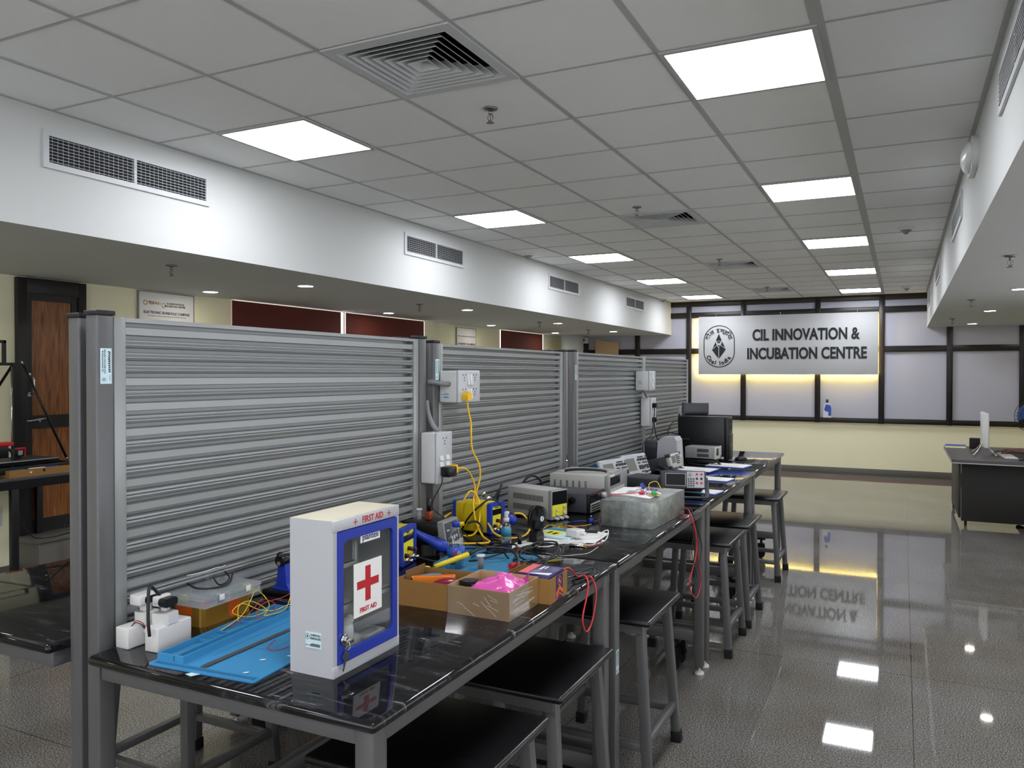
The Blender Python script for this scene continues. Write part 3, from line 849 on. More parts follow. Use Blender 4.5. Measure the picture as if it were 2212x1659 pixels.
# ------------------------------------------------------------------ workbenches
BT = 0.94
PATTERN = 'FDDDFDFDFDFDFDFDFDFDFDFDFDFDFDFD'
def slat_profile(z0, z1):
    """cross section of the slatted wall: (x offset, z) from top down"""
    c = 0.0333
    pts = []
    z = z1
    k = 0
    while z - c > z0:
        t = PATTERN[k % len(PATTERN)]
        g = .0115
        pts += [(-.026, z - .0005), (-.026, z - g + .0005), (.001, z - g - .0005), (0, z - g - .002)]
        if t == 'F':
            pts += [(0, z - c + .0012)]
        else:
            m = z - g - (c - g) / 2
            pts += [(.0005, m + .0045), (-.007, m + .0035), (-.007, m + .0012), (.003, m - .0006), (.0035, m - .0036), (0, z - c + .0015)]
        pts += [(-.003, z - c + .0002)]
        z -= c; k += 1
    return pts, z
def workbench(name_label, y0, y1, pa, pb, posts, ztop, xs=1, dz=0.0, far_leg=True, near_leg=True, sticker=None, cat_group='lab workbenches in the right hand row', panel=True):
    """right hand bench: worktop front edge at x = 2.35, rear posts at x 1.43-1.475, y from y0 to y1"""
    t = thing('workbench', name_label, 'workbench', (1.9, (y0 + y1) / 2, 0), group=cat_group)
    ox, oy = 1.9, (y0 + y1) / 2
    def B(x0, a, z0, x1, b_, z1, bev, bb): bb.box(x0 - ox, a - oy, z0, x1 - ox, b_ - oy, z1, bev)
    zt = BT + dz
    b = MB()
    b.box(1.483 - ox, y0 - oy, zt - .026, 2.35 - ox, y1 - .004 - oy, zt, .0125, seg=4)
    b.build('worktop', 'granite', t)
    b = MB()
    zb = zt - .026
    B(1.50, y0 + .03, zb - .042, 2.325, y0 + .07, zb, .003, b)
    B(1.50, y1 - .07, zb - .042, 2.325, y1 - .03, zb, .003, b)
    B(2.286, y0 + .069, zb - .0415, 2.3245, y1 - .069, zb, .001, b)
    B(1.501, y0 + .069, zb - .0415, 1.54, y1 - .069, zb, .001, b)
    b.build('frame', 'grey', t)
    for yy in ((y0 + .035) if near_leg else None, (y1 - .083) if far_leg else None):
        if yy is None: continue
        lg = MB(); B(2.279, yy - .0062, .045, 2.3264, yy + .044, zb - .001, .004, lg)
        lo = lg.build('leg', 'grey', t)
        f = MB(); f.lathe([(.0001, .0), (.026, .0), (.026, .012), (.018, .02), (.007, .022), (.007, .05), (.0001, .05)], (2.302 - ox, yy + .024 - oy, 0)); f.build('levelling_foot', 'offwhite', lo)
        rl = MB(); rl.bar((1.50 - ox, yy + .024 - oy, .21), (2.285 - ox, yy + .024 - oy, .21), .04, .06, .003); rl.build('lower_rail', 'grey', t)
        cs = MB()
        cs.box(2.13 - ox, yy - .005 - oy, .165, 2.20 - ox, yy + .05 - oy, .18); cs.cyl((2.165 - ox, yy + .022 - oy, .165), (2.165 - ox, yy + .022 - oy, .13), .012)
        cs.prism([(2.13 - ox, .05), (2.20 - ox, .06), (2.19 - ox, .13), (2.135 - ox, .13)], yy + .003 - oy, yy + .008 - oy, 'XZ'); cs.prism([(2.13 - ox, .05), (2.20 - ox, .06), (2.19 - ox, .13), (2.135 - ox, .13)], yy + .037 - oy, yy + .042 - oy, 'XZ')
        co = cs.build('caster', 'black', t)
        wh = MB(); wh.cyl((2.16 - ox, yy + .01 - oy, .04), (2.16 - ox, yy + .036 - oy, .04), .038, n=24); wh.build('wheel', 'rubber', co)
    rr = MB(); B(1.50, y0 + .05, .19, 1.54, y1 - .05, .24, .003, rr); rr.build('rear_rail', 'grey', t)
    for yy in posts:
        ph = MB(); B(1.430, yy, .04, 1.475, yy + .048, ztop, .005, ph); po = ph.build('post', 'grey', t)
        cp = MB(); B(1.427, yy - .003, ztop - .002, 1.478, yy + .051, ztop + .010, .002, cp); cp.build('post_cap', 'cap', po)
        ft = MB(); ft.lathe([(.0001, .0), (.026, .0), (.026, .012), (.018, .02), (.007, .022), (.007, .05), (.0001, .05)], (1.452 - ox, yy + .024 - oy, 0)); ft.build('levelling_foot', 'offwhite', po)
    if not panel: return t
    f = .035
    pz0, pz1 = zt - .10, ztop - .004
    b = MB()
    B(1.435, pa, pz0, 1.470, pa + f, pz1, .002, b); B(1.435, pb - f, pz0, 1.470, pb, pz1, .002, b)
    B(1.436, pa + f, pz1 - .012, 1.469, pb - f, pz1 - .0005, 0, b)
    b.build('panel_frame', 'slat', t)
    pts, ze = slat_profile(pz0, pz1 - .012)
    b = MB()
    poly = [(1.464 - ox + x, z) for x, z in pts]
    n = len(poly)
    vs = [(x, pa + f - oy, z) for x, z in poly] + [(x, pb - f - oy, z) for x, z in poly]
    b._add(vs, [(k, k + 1, n + k + 1, n + k) for k in range(n - 1)])
    b.box(1.4352 - ox, pa + f - oy, ze, 1.4375 - ox, pb - f - oy, pz1 - .012)
    b.build('slat_panel', 'slat', t)
    return t
W1 = workbench('nearest granite workbench in the right row, carrying the first aid cabinet', -1.825, -.309, -1.731, -.300, (-1.783, -.296), 1.786)
W2 = workbench('second granite workbench in the right row, carrying the galvanised box and power supplies', -.305, 1.266, -.140, 1.275, (-.190, 1.277), 1.772)
W3 = workbench('third granite workbench in the right row, carrying the tilted instruments', 1.27, 2.766, 1.492, 2.935, (1.440,), 1.776)
W4 = workbench('farthest granite workbench in the right row, carrying the black computer tower', 2.77, 4.27, 2.940, 4.36, (), 1.778)
label_sticker(W1, (1.4757 - 1.9, -1.759 + 1.067, 1.655), (1, 0, 0), .09, .032, up=(0, -1, 0))
label_sticker(W2, (1.4757 - 1.9, -.162 - .4805, 1.655), (1, 0, 0), .09, .030, up=(0, -1, 0))
label_sticker(W3, (1.4757 - 1.9, 1.468 - 2.018, 1.645), (1, 0, 0), .09, .026, up=(0, -1, 0))
label_sticker(W2, (2.3268 - 1.9, -.254 - .4805, .55), (1, 0, 0), .09, .030, up=(0, -1, 0))
index_kids()
# mirrored row behind the partitions, back to back with the first
LW = []
for (y0, y1, posts, zt_), lab in (((-1.825, -.309, (-1.765, -.296), 1.783), 'nearest granite workbench behind the partitions, its worktop end showing at the left'), ((-.305, 1.266, (-.190, 1.277), 1.772), 'second granite workbench of the row behind the partitions'), ((1.27, 2.766, (1.440,), 1.776), 'third granite workbench of the row behind the partitions'), ((2.77, 4.27, (), 1.778), 'farthest granite workbench of the row behind the partitions')):
    cy = (y0 + y1) / 2
    c = workbench(lab, y0, y1, 0, 0, [2 * cy - p - .048 for p in posts], zt_, cat_group='lab workbenches behind the partitions', panel=False)
    c.rotation_euler = (0, 0, math.pi)
    c.location = (2 * 1.406 - 1.9, cy, 0)
    LW.append(c)
# ------------------------------------------------------------------ stools
def make_stool():
    t = thing('lab_stool', 'stool', 'stool', (0, 0, 0), group='black topped lab stools')
    sub(t, 'seat', 'seat', lambda b: b.box(-.24, -.245, .637, .24, .245, .662, .011, seg=3))
    def _f(b):
        for s_ in (-1, 1):
            b.box(-.20, s_ * .205 - .015, .60, .20, s_ * .205 + .015, .637); b.box(s_ * .185 - .015, -.20, .60, s_ * .185 + .015, .20, .637)
    sub(t, 'apron', 'grey', _f)
    for sx in (-1, 1):
        for sy in (-1, 1):
            l = sub(t, 'leg', 'grey', lambda b: b.bar((sx * .225, sy * .222, .03), (sx * .185, sy * .19, .635), .036, .036, .0018, upv=(0, 1, 0)))
            sub(l, 'rubber_foot', 'rubber', lambda b: b.bar((sx * .2275, sy * .224, .0), (sx * .2245, sy * .2215, .05), .044, .044, .003, upv=(0, 1, 0)))
    for s_ in (-1, 1):
        sub(t, 'stretcher', 'grey', lambda b: b.bar((s_ * .215, -.20, .17), (s_ * .215, .20, .17), .03, .03, .002))
        sub(t, 'stretcher', 'grey', lambda b: b.bar((-.20, s_ * .213, .15), (.20, s_ * .213, .15), .03, .03, .002))
    return t
st0 = make_stool()
index_kids()
spots = [(2.155, -1.29, 'nearest black topped stool, under the front corner of the near workbench'),
         (2.135, -.67, 'black topped stool under the far half of the near workbench'),
         (2.165, .155, 'black topped stool beside the first workbench joint, third from the camera'),
         (2.17, 1.76, 'black topped stool just beyond the second workbench joint'),
         (2.175, 2.37, 'black topped stool between the one at the second joint and the farthest one'),
         (2.19, 3.63, 'farthest black topped stool with the yellow glow on its seat'),
         (.755, -.845, 'stool behind the partitions whose legs show below the near worktop'),
         (.70, .25, 'stool behind the partitions under the second rear workbench'),
         (.68, 1.6, 'stool behind the partitions, third from the camera'),
         (.70, 2.5, 'stool behind the partitions, farthest from the camera')]
for k, (x, y, lab) in enumerate(spots):
    o = st0 if k == 0 else copy_tree(st0)
    o.location = (x, y, 0); o['label'] = lab
    o['group'] = 'stools along the right hand workbenches' if k < 6 else 'stools behind the partitions'
label_sticker(LW[0], (.5, -.3, .6), (1, 0, 0), .06, .025) if False else None

# ------------------------------------------------------------------ desk with worker at the right
dk = thing('office_desk', 'black office desk with pale edge band at the right of the room', 'desk', (3.75, 6.40, 0), R(0))
def _f(b):
    b.prism([(0, -.05), (.03, -.08), (1.75, -.20), (1.75, 1.75), (.03, 1.75), (0, 1.72)], .722, .75)
sub(dk, 'desk_top', 'desktop', _f)
sub(dk, 'edge_band', 'edge', lambda b: b.prism([(.001, -.056), (.028, -.087), (1.752, -.207), (1.752, 1.754), (.03, 1.754), (-.003, 1.72), (-.004, -.05)], .712, .7215))
sub(dk, 'front_panel', 'desk', lambda b: b.box(.115, .36, .05, 1.70, .38, .711, .001))
sub(dk, 'side_panel', 'desk', lambda b: b.box(.09, .37, .08, .112, 1.72, .711, .001))
sub(dk, 'side_panel', 'desk', lambda b: b.box(1.68, .38, .08, 1.70, 1.72, .711, .001))
sub(dk, 'handle', 'mgrey', lambda b: (b.bar((.72, .35, .622), (.86, .35, .622), .010, .018), b.box(.72, .35, .605, .733, .36, .63), b.box(.847, .35, .605, .86, .36, .63)))
for x, y in ((.16, .42), (.11, 1.66), (1.62, .42), (1.62, 1.66)):
    c = sub(dk, 'caster', 'black', lambda b: (b.box(x - .02, y - .03, .05, x + .02, y + .03, .078), b.cyl((x, y, .05), (x, y, .04), .01)))
    sub(c, 'wheel', 'rubber', lambda b: b.cyl((x - .012, y, .027), (x + .012, y, .027), .027))
# computer on the desk
t = thing('desktop_computer', 'slim white all in one computer seen edge on, on the black desk', 'computer', (4.10, 7.0, .75))
sub(t, 'screen_case', 'white', lambda b: b.bar((-.005, .0, .10), (-.045, .0, .46), .052, .30, .006, upv=(1, 0, 0)) if False else b.box(-.025, -.26, .095, .020, .26, .47, .012))
sub(t, 'screen', 'screen', lambda b: b.box(.020, -.24, .12, .0215, .24, .455))
sub(t, 'stand', 'chrome', lambda b: (b.tube([(-.02, -.02, .15), (-.06, -.08, .07), (-.12, -.19, .006)], .009), b.tube([(-.02, .02, .15), (-.06, .08, .07), (-.12, .19, .006)], .009), b.tube([(0, -.02, .11), (.06, -.11, .05), (.10, -.20, .006)], .009), b.tube([(0, .02, .11), (.06, .11, .05), (.10, .2, .006)], .009)))
t = thing('speaker_cube', 'small black cube behind the white computer on the desk', 'cube', (4.065, 7.84, .75))
sub(t, 'body', 'matte', lambda b: b.box(-.055, -.05, 0, .055, .05, .125, .005)); sub(t, 'plug', 'cable', lambda b: b.tube([(.055, 0, .09), (.08, 0, .09), (.10, -.02, .085)], .006))
t = thing('keyboard', 'white keyboard on the desk below the computer', 'keyboard', (4.30, 6.84, .75), R(4))
sub(t, 'body', 'white', lambda b: b.box(-.06, -.2, .001, .06, .2, .016, .004)); sub(t, 'keys', 'frost', lambda b: [b.box(-.05 + .021 * i, -.19 + .025 * j, .016, -.033 + .021 * i, -.169 + .025 * j, .020) for i in range(5) for j in range(15)])
t = thing('notebook', 'blue and yellow covered notebooks at the desk corner', 'notebook', (3.87, 7.98, .75), R(-4))
sub(t, 'cover', 'lblue', lambda b: b.box(-.11, -.12, .02, .11, .12, .024)); sub(t, 'pages', 'paper', lambda b: b.box(-.108, -.118, .004, .108, .118, .02)); sub(t, 'under_cover', 'ylabel', lambda b: b.box(-.11, -.13, .0, .115, .11, .004))
t = thing('pen', 'black pen lying at the front of the desk', 'pen', (4.44, 6.52, .756), R(4)); sub(t, 'barrel', 'black', lambda b: b.cyl((-.075, 0, 0), (.06, 0, 0), .006)); sub(t, 'tip', 'chrome', lambda b: b.cyl((-.09, 0, 0), (-.075, 0, 0), .002, .006))
t = thing('computer_mouse', 'white computer mouse under a hand on the desk', 'mouse', (4.262, 7.13, .75))
sub(t, 'shell', 'white', lambda b: b.sphere((0, 0, .012), .03, 1.7, 1.0, .8)); sub(t, 'wheel', 'mgrey', lambda b: b.cyl((-.035, -.003, .03), (-.035, .003, .03), .006))
# pedestal fan
t = thing('pedestal_fan', 'blue bladed pedestal fan cut by the right edge of the view', 'fan', (4.775, 8.75, 0), 0)
FR = .215
def _f(b):
    for k in range(28):
        a = 2 * math.pi * k / 28
        b.tube([(.03 * math.cos(a), -.06, 1.11 + .03 * math.sin(a)), (.14 * math.cos(a), -.055, 1.11 + .14 * math.sin(a)), (FR * math.cos(a), 0, 1.11 + FR * math.sin(a)), (.14 * math.cos(a), .05, 1.11 + .14 * math.sin(a)), (.05 * math.cos(a), .06, 1.11 + .05 * math.sin(a))], .0016, 4, 3)
    for rr, yy in ((FR, 0), (.15, -.05), (.09, -.06)):
        b.tube([(rr * math.cos(2 * math.pi * k / 24), yy, 1.11 + rr * math.sin(2 * math.pi * k / 24)) for k in range(25)], .003, 5, 1)
sub(t, 'guard', 'black', _f)
def _f(b):
    for k in range(3):
        a0 = 2 * math.pi * k / 3
        P = []
        for q in range(9):
            a = a0 + R(10 * q); P.append((.185 * math.cos(a), 1.11 + .185 * math.sin(a)))
        P += [(.04 * math.cos(a0 + R(60)), 1.11 + .04 * math.sin(a0 + R(60))), (.04 * math.cos(a0), 1.11 + .04 * math.sin(a0))]
        b.prism(P, -.012 + .002 * k, -.008 + .002 * k, 'XZ')
    b.cyl((0, -.02, 1.11), (0, .02, 1.11), .045)
sub(t, 'blades', 'fanblue', _f)
sub(t, 'motor', 'black', lambda b: b.cyl((0, .03, 1.11), (0, .17, 1.11), .06, .045)); sub(t, 'pole', 'black', lambda b: b.cyl((0, .1, .03), (0, .1, 1.07), .014)); sub(t, 'base', 'black', lambda b: b.lathe([(.0001, 0), (.19, 0), (.19, .012), (.05, .04), (.0001, .045)], (0, .1, 0), 32))
# seated person, mostly beyond the right edge: forearm and hand in view
def skin_mesh(name, m, parent, verts, edges, root=0, sub_=2):
    me = bpy.data.meshes.new(name)
    me.from_pydata([v[:3] for v in verts], edges, [])
    o = bpy.data.objects.new(name, me); COL.objects.link(o); o.parent = parent
    md = o.modifiers.new('skin', 'SKIN'); md.use_smooth_shade = True; md.branch_smoothing = .4
    lay = me.skin_vertices[0].data if me.skin_vertices else None
    if lay is None:
        bm = bmesh.new(); bm.from_mesh(me); bm.verts.layers.skin.verify(); bm.to_mesh(me); bm.free(); lay = me.skin_vertices[0].data
    for k, v in enumerate(verts):
        r_ = v[3]; lay[k].radius = (r_, v[4] if len(v) > 4 else r_); lay[k].use_root = (k == root)
    s2 = o.modifiers.new('sub', 'SUBSURF'); s2.levels = sub_; s2.render_levels = sub_
    me.materials.append(M[m])
    return o
pr = thing('person', 'person in a dark blue shirt seated at the desk, brown hand on the mouse', 'person', (4.98, 7.12, 0))
# local: person faces -x
V = [(-.0, 0, .52, .13, .16), (.03, 0, .72, .11, .15), (.05, 0, .92, .11, .17), (.06, 0, 1.05, .09, .16), (.04, 0, 1.14, .05, .05), (.02, 0, 1.20, .048, .05), (-.01, 0, 1.28, .075, .07), (-.01, 0, 1.36, .075, .07),
     (.05, -.19, 1.03, .052), (-.12, -.26, .85, .042), (-.36, -.10, .805, .032), (-.58, -.03, .793, .024), (-.64, -.01, .790, .021, .032), (-.69, .005, .789, .018, .032),
     (.05, .19, 1.03, .052), (-.10, .27, .84, .042), (-.34, .2, .80, .032), (-.52, .12, .785, .023), (-.60, .09, .782, .019, .03),
     (-.05, -.11, .50, .085), (-.46, -.13, .49, .06), (-.44, -.13, .10, .042), (-.56, -.13, .045, .034, .03),
     (-.05, .11, .50, .085), (-.46, .13, .49, .06), (-.44, .13, .10, .042), (-.56, .13, .045, .034, .03)]
Eg = [(0, 1), (1, 2), (2, 3), (3, 4), (4, 5), (5, 6), (6, 7), (3, 8), (8, 9), (9, 10), (10, 11), (11, 12), (12, 13), (3, 14), (14, 15), (15, 16), (16, 17), (17, 18), (0, 19), (19, 20), (20, 21), (21, 22), (0, 23), (23, 24), (24, 25), (25, 26)]
# fingers of the right hand curl over the mouse, thumb at the side of the palm
def finger(base, d, L, droop, r_=.0085):
    i0 = len(V)
    x, y, z = base
    V.append((x, y, z, r_)); V.append((x + d[0] * L * .4, y + d[1] * L * .4, z + .006, r_ * .95)); V.append((x + d[0] * L * .75, y + d[1] * L * .75, z - droop * .4, r_ * .88)); V.append((x + d[0] * L, y + d[1] * L, z - droop, r_ * .75))
    Eg.extend([(13, i0), (i0, i0 + 1), (i0 + 1, i0 + 2), (i0 + 2, i0 + 3)])
for yy, ang, L in ((-.026, -.10, .070), (-.006, 0, .078), (.014, .08, .072), (.032, .18, .056)):
    finger((-.715, .005 + yy, .790), (-1, ang), L, .022)
i0 = len(V); V += [(-.655, -.042, .782, .011), (-.69, -.058, .775, .010), (-.72, -.060, .768, .008)]; Eg += [(12, i0), (i0, i0 + 1), (i0 + 1, i0 + 2)]
skin_mesh('body', 'skin', pr, V, Eg)
skin_mesh('shirt', 'shirt', pr, [(0, 0, .53, .145, .175), (.03, 0, .72, .125, .165), (.05, 0, .92, .125, .185), (.06, 0, 1.06, .10, .165), (.045, 0, 1.12, .07, .07), (.05, -.19, 1.03, .066), (-.03, -.235, .93, .06), (.05, .19, 1.03, .066), (-.03, .24, .93, .06)], [(0, 1), (1, 2), (2, 3), (3, 4), (3, 5), (5, 6), (3, 7), (7, 8)])
skin_mesh('trousers', 'trouser', pr, [(0, 0, .53, .14, .17), (-.05, -.11, .505, .098), (-.46, -.13, .495, .074), (-.44, -.13, .12, .055), (-.05, .11, .505, .098), (-.46, .13, .495, .074), (-.44, .13, .12, .055)], [(0, 1), (1, 2), (2, 3), (0, 4), (4, 5), (5, 6)])
sub(pr, 'hair', 'hair', lambda b: b.sphere((.015, 0, 1.36), .095, 1.05, .95, .95))
sub(pr, 'nose', 'skin', lambda b: b.sphere((-.092, 0, 1.315), .014, 1, .8, 1.4)); sub(pr, 'eyes', 'ink', lambda b: (b.sphere((-.078, -.03, 1.345), .010), b.sphere((-.078, .03, 1.345), .010))); sub(pr, 'mouth', 'maroon', lambda b: b.sphere((-.078, 0, 1.28), .012, .5, 1.8, .5)); sub(pr, 'ears', 'skin', lambda b: (b.sphere((.0, -.078, 1.33), .018, .8, .4, 1.4), b.sphere((0, .078, 1.33), .018, .8, .4, 1.4)))
t = thing('office_chair', 'black office chair under the seated person', 'chair', (5.02, 7.12, 0))
sub(t, 'seat', 'matte', lambda b: b.box(-.26, -.24, .33, .22, .24, .395, .03)); sub(t, 'backrest', 'matte', lambda b: b.box(.235, -.21, .5, .275, .21, 1.0, .02)); sub(t, 'back_bar', 'black', lambda b: b.tube([(0, 0, .32), (.22, 0, .33), (.285, 0, .5), (.285, 0, .7)], .015)); sub(t, 'gas_column', 'chrome', lambda b: b.cyl((0, 0, .08), (0, 0, .33), .025))
for k in range(5):
    a = 2 * math.pi * k / 5
    l = sub(t, 'leg', 'black', lambda b: b.bar((0, 0, .09), (.26 * math.cos(a), .26 * math.sin(a), .07), .035, .025, .004)); sub(l, 'wheel', 'rubber', lambda b: b.cyl((.27 * math.cos(a), .27 * math.sin(a) - .015, .028), (.27 * math.cos(a), .27 * math.sin(a) + .015, .028), .028))

# ------------------------------------------------------------------ things on the nearest workbench
Z = BT
def T(name, label, cat, x, y, rz=0, z=Z, group=None): return thing(name, label, cat, (x, y, z), R(rz), group)
def wire(name, label, cat, pts, r, m, group=None, res=6, parent=None):
    b = MB(); b.tube(pts, r, 8, res); o = b.build(name, m, parent)
    if not parent: tag(o, label, cat, group)
    return o

# two white carved block devices
t = T('sensor_block', 'white block device with a white box head, nearer the partition post', 'device', 1.518, -1.752, 0, group='white carved block devices')
sub(t, 'base_block', 'offwhite', lambda b: b.box(-.022, 0, 0, .024, .135, .054, .004))
sub(t, 'platform', 'offwhite', lambda b: b.prism([(-.020, .055), (.018, .055), (.024, .063), (.024, .092), (.016, .100), (-.018, .100), (-.026, .090), (-.026, .064)], .054, .077))
sub(t, 'solar_disc', 'mgrey', lambda b: b.prism([(.014 * math.cos(R(45 * k + 22)), .078 + .018 * math.sin(R(45 * k + 22))) for k in range(8)], .077, .080))
sub(t, 'neck', 'offwhite', lambda b: b.box(-.012, .062, .079, .010, .084, .098, .003))
h_ = sub(t, 'head', 'offwhite', lambda b: b.box(-.022, .040, .097, .018, .100, .125, .005)); sub(h_, 'sensor_window', 'black', lambda b: b.prism(rrect(.056, .101, .096, .120, .007), .0175, .0185, 'YZ'))
sub(t, 'red_lead', 'redink', lambda b: b.tube([(.015, .020, .055), (.02, .028, .066), (.024, .042, .058), (.027, .052, .042)], .0012)); sub(t, 'black_lead', 'cable', lambda b: b.tube([(.015, .018, .055), (.021, .026, .062), (.026, .038, .055), (.0265, .050, .040)], .0012)); sub(t, 'plug', 'white', lambda b: b.box(.0245, .046, .030, .0285, .060, .041, .001))
wire('ribbon_cable', '', '', [(-.02, .10, .105), (-.035, .09, .09), (-.036, .075, .055)], .003, 'cable', parent=t)
t = T('sensor_block', 'white block device with a black sensor head, nearer the blue mat', 'device', 1.608, -1.737, 4, group='white carved block devices')
sub(t, 'base_block', 'offwhite', lambda b: b.box(-.022, 0, 0, .022, .113, .062, .004))
sub(t, 'platform', 'offwhite', lambda b: b.prism([(-.024, .026), (.018, .026), (.0235, .034), (.0235, .066), (.016, .073), (-.022, .072), (-.030, .062), (-.030, .035)], .062, .088))
sub(t, 'solar_disc', 'mgrey', lambda b: b.prism([(.015 * math.cos(R(45 * k + 22)) - .004, .050 + .019 * math.sin(R(45 * k + 22))) for k in range(8)], .088, .092))
sub(t, 'neck', 'offwhite', lambda b: b.box(-.012, .042, .090, .006, .057, .112, .002))
sub(t, 'head_bracket', 'offwhite', lambda b: (b.box(-.024, .026, .106, .000, .066, .116, .003), b.box(-.020, .022, .112, -.004, .070, .132, .004)))
h_ = sub(t, 'sensor_head', 'black', lambda b: b.prism(rrect(.026, .104, .070, .126, .008), -.004, .018, 'YZ'))
wire('ribbon_cable', '', '', [(-.012, .040, .130), (-.018, .024, .154), (-.012, .006, .158), (.0, -.008, .125), (.006, -.014, .08), (.008, -.012, .045)], .0040, 'cable', parent=t)

# gold tin with organiser and glasses
t = T('gold_tin', 'gold rectangular tin with orange labels under the clear organiser box', 'tin', 1.512, -1.45, 2)
sub(t, 'tin_body', 'gold', lambda b: b.prism(rrect(-.062, -.095, .062, .095, .022, 6), 0, .060))
sub(t, 'orange_label', 'orange', lambda b: b.box(.0618, -.005, .028, .0628, .045, .055)); sub(t, 'orange_seal', 'orange', lambda b: b.cyl((.0615, .018, .022), (.0626, .018, .022), .020, n=24)); sub(t, 'orange_label', 'orange', lambda b: b.box(-.04, -.0963, .03, .02, -.0949, .055))
t = T('organiser_box', 'clear plastic organiser box of coloured parts lying on the gold tin', 'box', 1.525, -1.46, 1, z=Z + .0605)
def _f(b):
    b.ring([(-.078, -.105), (.078, -.105), (.078, .105), (-.078, .105)], [(-.0762, -.1032), (.0762, -.1032), (.0762, .1032), (-.0762, .1032)], 0, .026)
    b.box(-.077, -.104, 0, .077, .104, .0015)
sub(t, 'tray', 'cloudy', _f)
sub(t, 'lid', 'cloudy', lambda b: (b.box(-.080, -.107, .0265, .080, .107, .029, .001), b.ring([(-.08, -.107), (.08, -.107), (.08, .107), (-.08, .107)], [(-.0785, -.1055), (.0785, -.1055), (.0785, .1055), (-.0785, .1055)], .020, .0265)))
for (x, y, m_, w) in ((.055, -.085, 'redink', .010), (.05, -.05, 'tekblue', .012), (.05, -.015, 'white', .012), (.055, .025, 'green', .012), (.05, .075, 'ylabel', .014), (-.03, -.08, 'ylabel', .01), (-.02, .0, 'white', .012), (-.03, .06, 'green', .012)):
    def _f(b):
        rg = random.Random(int(x * 1000 + y * 7000))
        for k in range(5):
            a, c = x + rg.uniform(-.014, .014), y + rg.uniform(-.014, .014)
            b.box(a - w * .6, c - w * .7, .002, a + w * .6, c + w * .7, .012 + rg.random() * .010, .001)
    o = sub(t, 'parts', m_, _f); o['kind'] = 'stuff'
for y in (-.06, -.02, .02, .06): sub(t, 'divider', 'cloudy', lambda b: b.box(-.076, y - .0006, .0015, .076, y + .0006, .024))
sub(t, 'latch', 'frost', lambda b: (b.box(.080, -.055, .012, .083, -.038, .028, .001))); sub(t, 'latch', 'frost', lambda b: (b.box(.080, .045, .012, .083, .062, .028, .001)))
t = T('safety_glasses', 'clear safety glasses with black arms resting on the organiser box', 'glasses', 1.53, -1.452, 0, z=Z + .090)
def _f(b):
    n = 14; vs = []
    for k in range(n + 1):
        u = k / n; a = R(-75 + 150 * u)
        nose = max(0, 1 - abs(u - .5) / .12)
        top = .050 - .012 * abs(u - .5) * 2
        lo = .004 + .024 * nose
        for z_ in (lo, top):
            vs.append((-.055 + .045 * math.cos(a) * 1.1 + .0, .068 * math.sin(a) / math.sin(R(75)), z_))
    b._add(vs, [(2 * k, 2 * k + 2, 2 * k + 3, 2 * k + 1) for k in range(n)], True)
sub(t, 'lens', 'glass', _f)
sub(t, 'lens_rim', 'frost', lambda b: (b.tube([(-.055 + .0495 * math.cos(R(a)), .0704 * math.sin(R(a)), .050 - .010 * abs(a) / 75) for a in range(-75, 76, 15)], .0011, 6, 2)))
sub(t, 'arm', 'cap', lambda b: b.tube([(-.038, -.070, .018), (.0, -.066, .008), (.030, -.030, .005), (.028, .020, .006), (.012, .050, .024)], .0030, 6)); sub(t, 'arm', 'cap', lambda b: b.tube([(-.038, .068, .022), (-.010, .058, .010), (.008, .030, .004), (.010, .0, .004), (.0, -.012, .026)], .0026, 6))

# blue silicone soldering mat
def solder_mat(name_label, x, y, rz, m_, L=.45, W=.30):
    t = T('soldering_mat', name_label, 'mat', x, y, rz)
    sub(t, 'mat_sheet', m_, lambda b: b.prism(rrect(-W, 0, 0, L, .010), 0, .0035))
    # raised tray along the far side and slotted strip along the short side
    def _f(b):
        x0, x1, y0, y1 = -W + .004, -W + .085, .028, L - .006
        b.ring([(x0, y0), (x1, y0), (x1, y1), (x0, y1)], [(x0 + .004, y0 + .004), (x1 - .004, y0 + .004), (x1 - .004, y1 - .004), (x0 + .004, y1 - .004)], .0035, .021)
        b.box(x0 + .001, y0 + .001, .0034, x1 - .001, y1 - .001, .006)
        b.box(x0 + .050, y0, .006, x0 + .054, y1 - .001, .019)
        for yy in (y0 + .13, y0 + .20, y0 + .29): b.box(x0, yy, .006, x0 + .052, yy + .003, .015)
        for yy in (y0 + .24,): b.box(x0 + .05, yy, .006, x1, yy + .003, .015)
        for k in range(6): b.cyl((x0 + .008 + k * .0075, y0 + .010, .006), (x0 + .008 + k * .0075, y0 + .010, .016), .003, n=8)
        for k in range(9): b.box(x0 + .056, y0 + .03 + k * .022, .006, x1 - .006, y0 + .0325 + k * .022, .012)
        for k in range(6): b.box(x0 + .006 + k * .0, y0 + .14 + k * .008, .006, x0 + .04, y0 + .143 + k * .008, .013)
    sub(t, 'parts_tray', m_, _f)
    def _f(b):
        b.ring([(-W + .01, .004), (-.006, .004), (-.006, .026), (-W + .01, .026)], [(-W + .012, .006), (-.008, .006), (-.008, .024), (-W + .012, .024)], .0035, .0052)
        k = -W + .016
        pass
    sub(t, 'slot_strip', m_, _f)
    def _f(b):
        k = -W + .016
        while k < -.012: b.box(k, .008, .0034, k + .0026, .022, .0039); k += .0062
    sl = sub(t, 'slots', 'slotblue', _f); sl['kind'] = 'stuff'  # thin strips on the sheet, slot shade put into their colour
    sub(t, 'tray_floor', 'matblue2', lambda b: b.box(-W + .009, .033, .006, -W + .080, L - .011, .0066))
    def _f(b):
        for p, q in (((-.205, .10), (-.205, .40)), ((-.17, .06), (-.17, .17)), ((-.17, .17), (-.10, .19)), ((-.10, .19), (-.10, .40))):
            b.bar((p[0], p[1], .0036), (q[0], q[1], .0036), .001, .0004)
    sub(t, 'etched_lines', 'tekblue', _f)
    return t
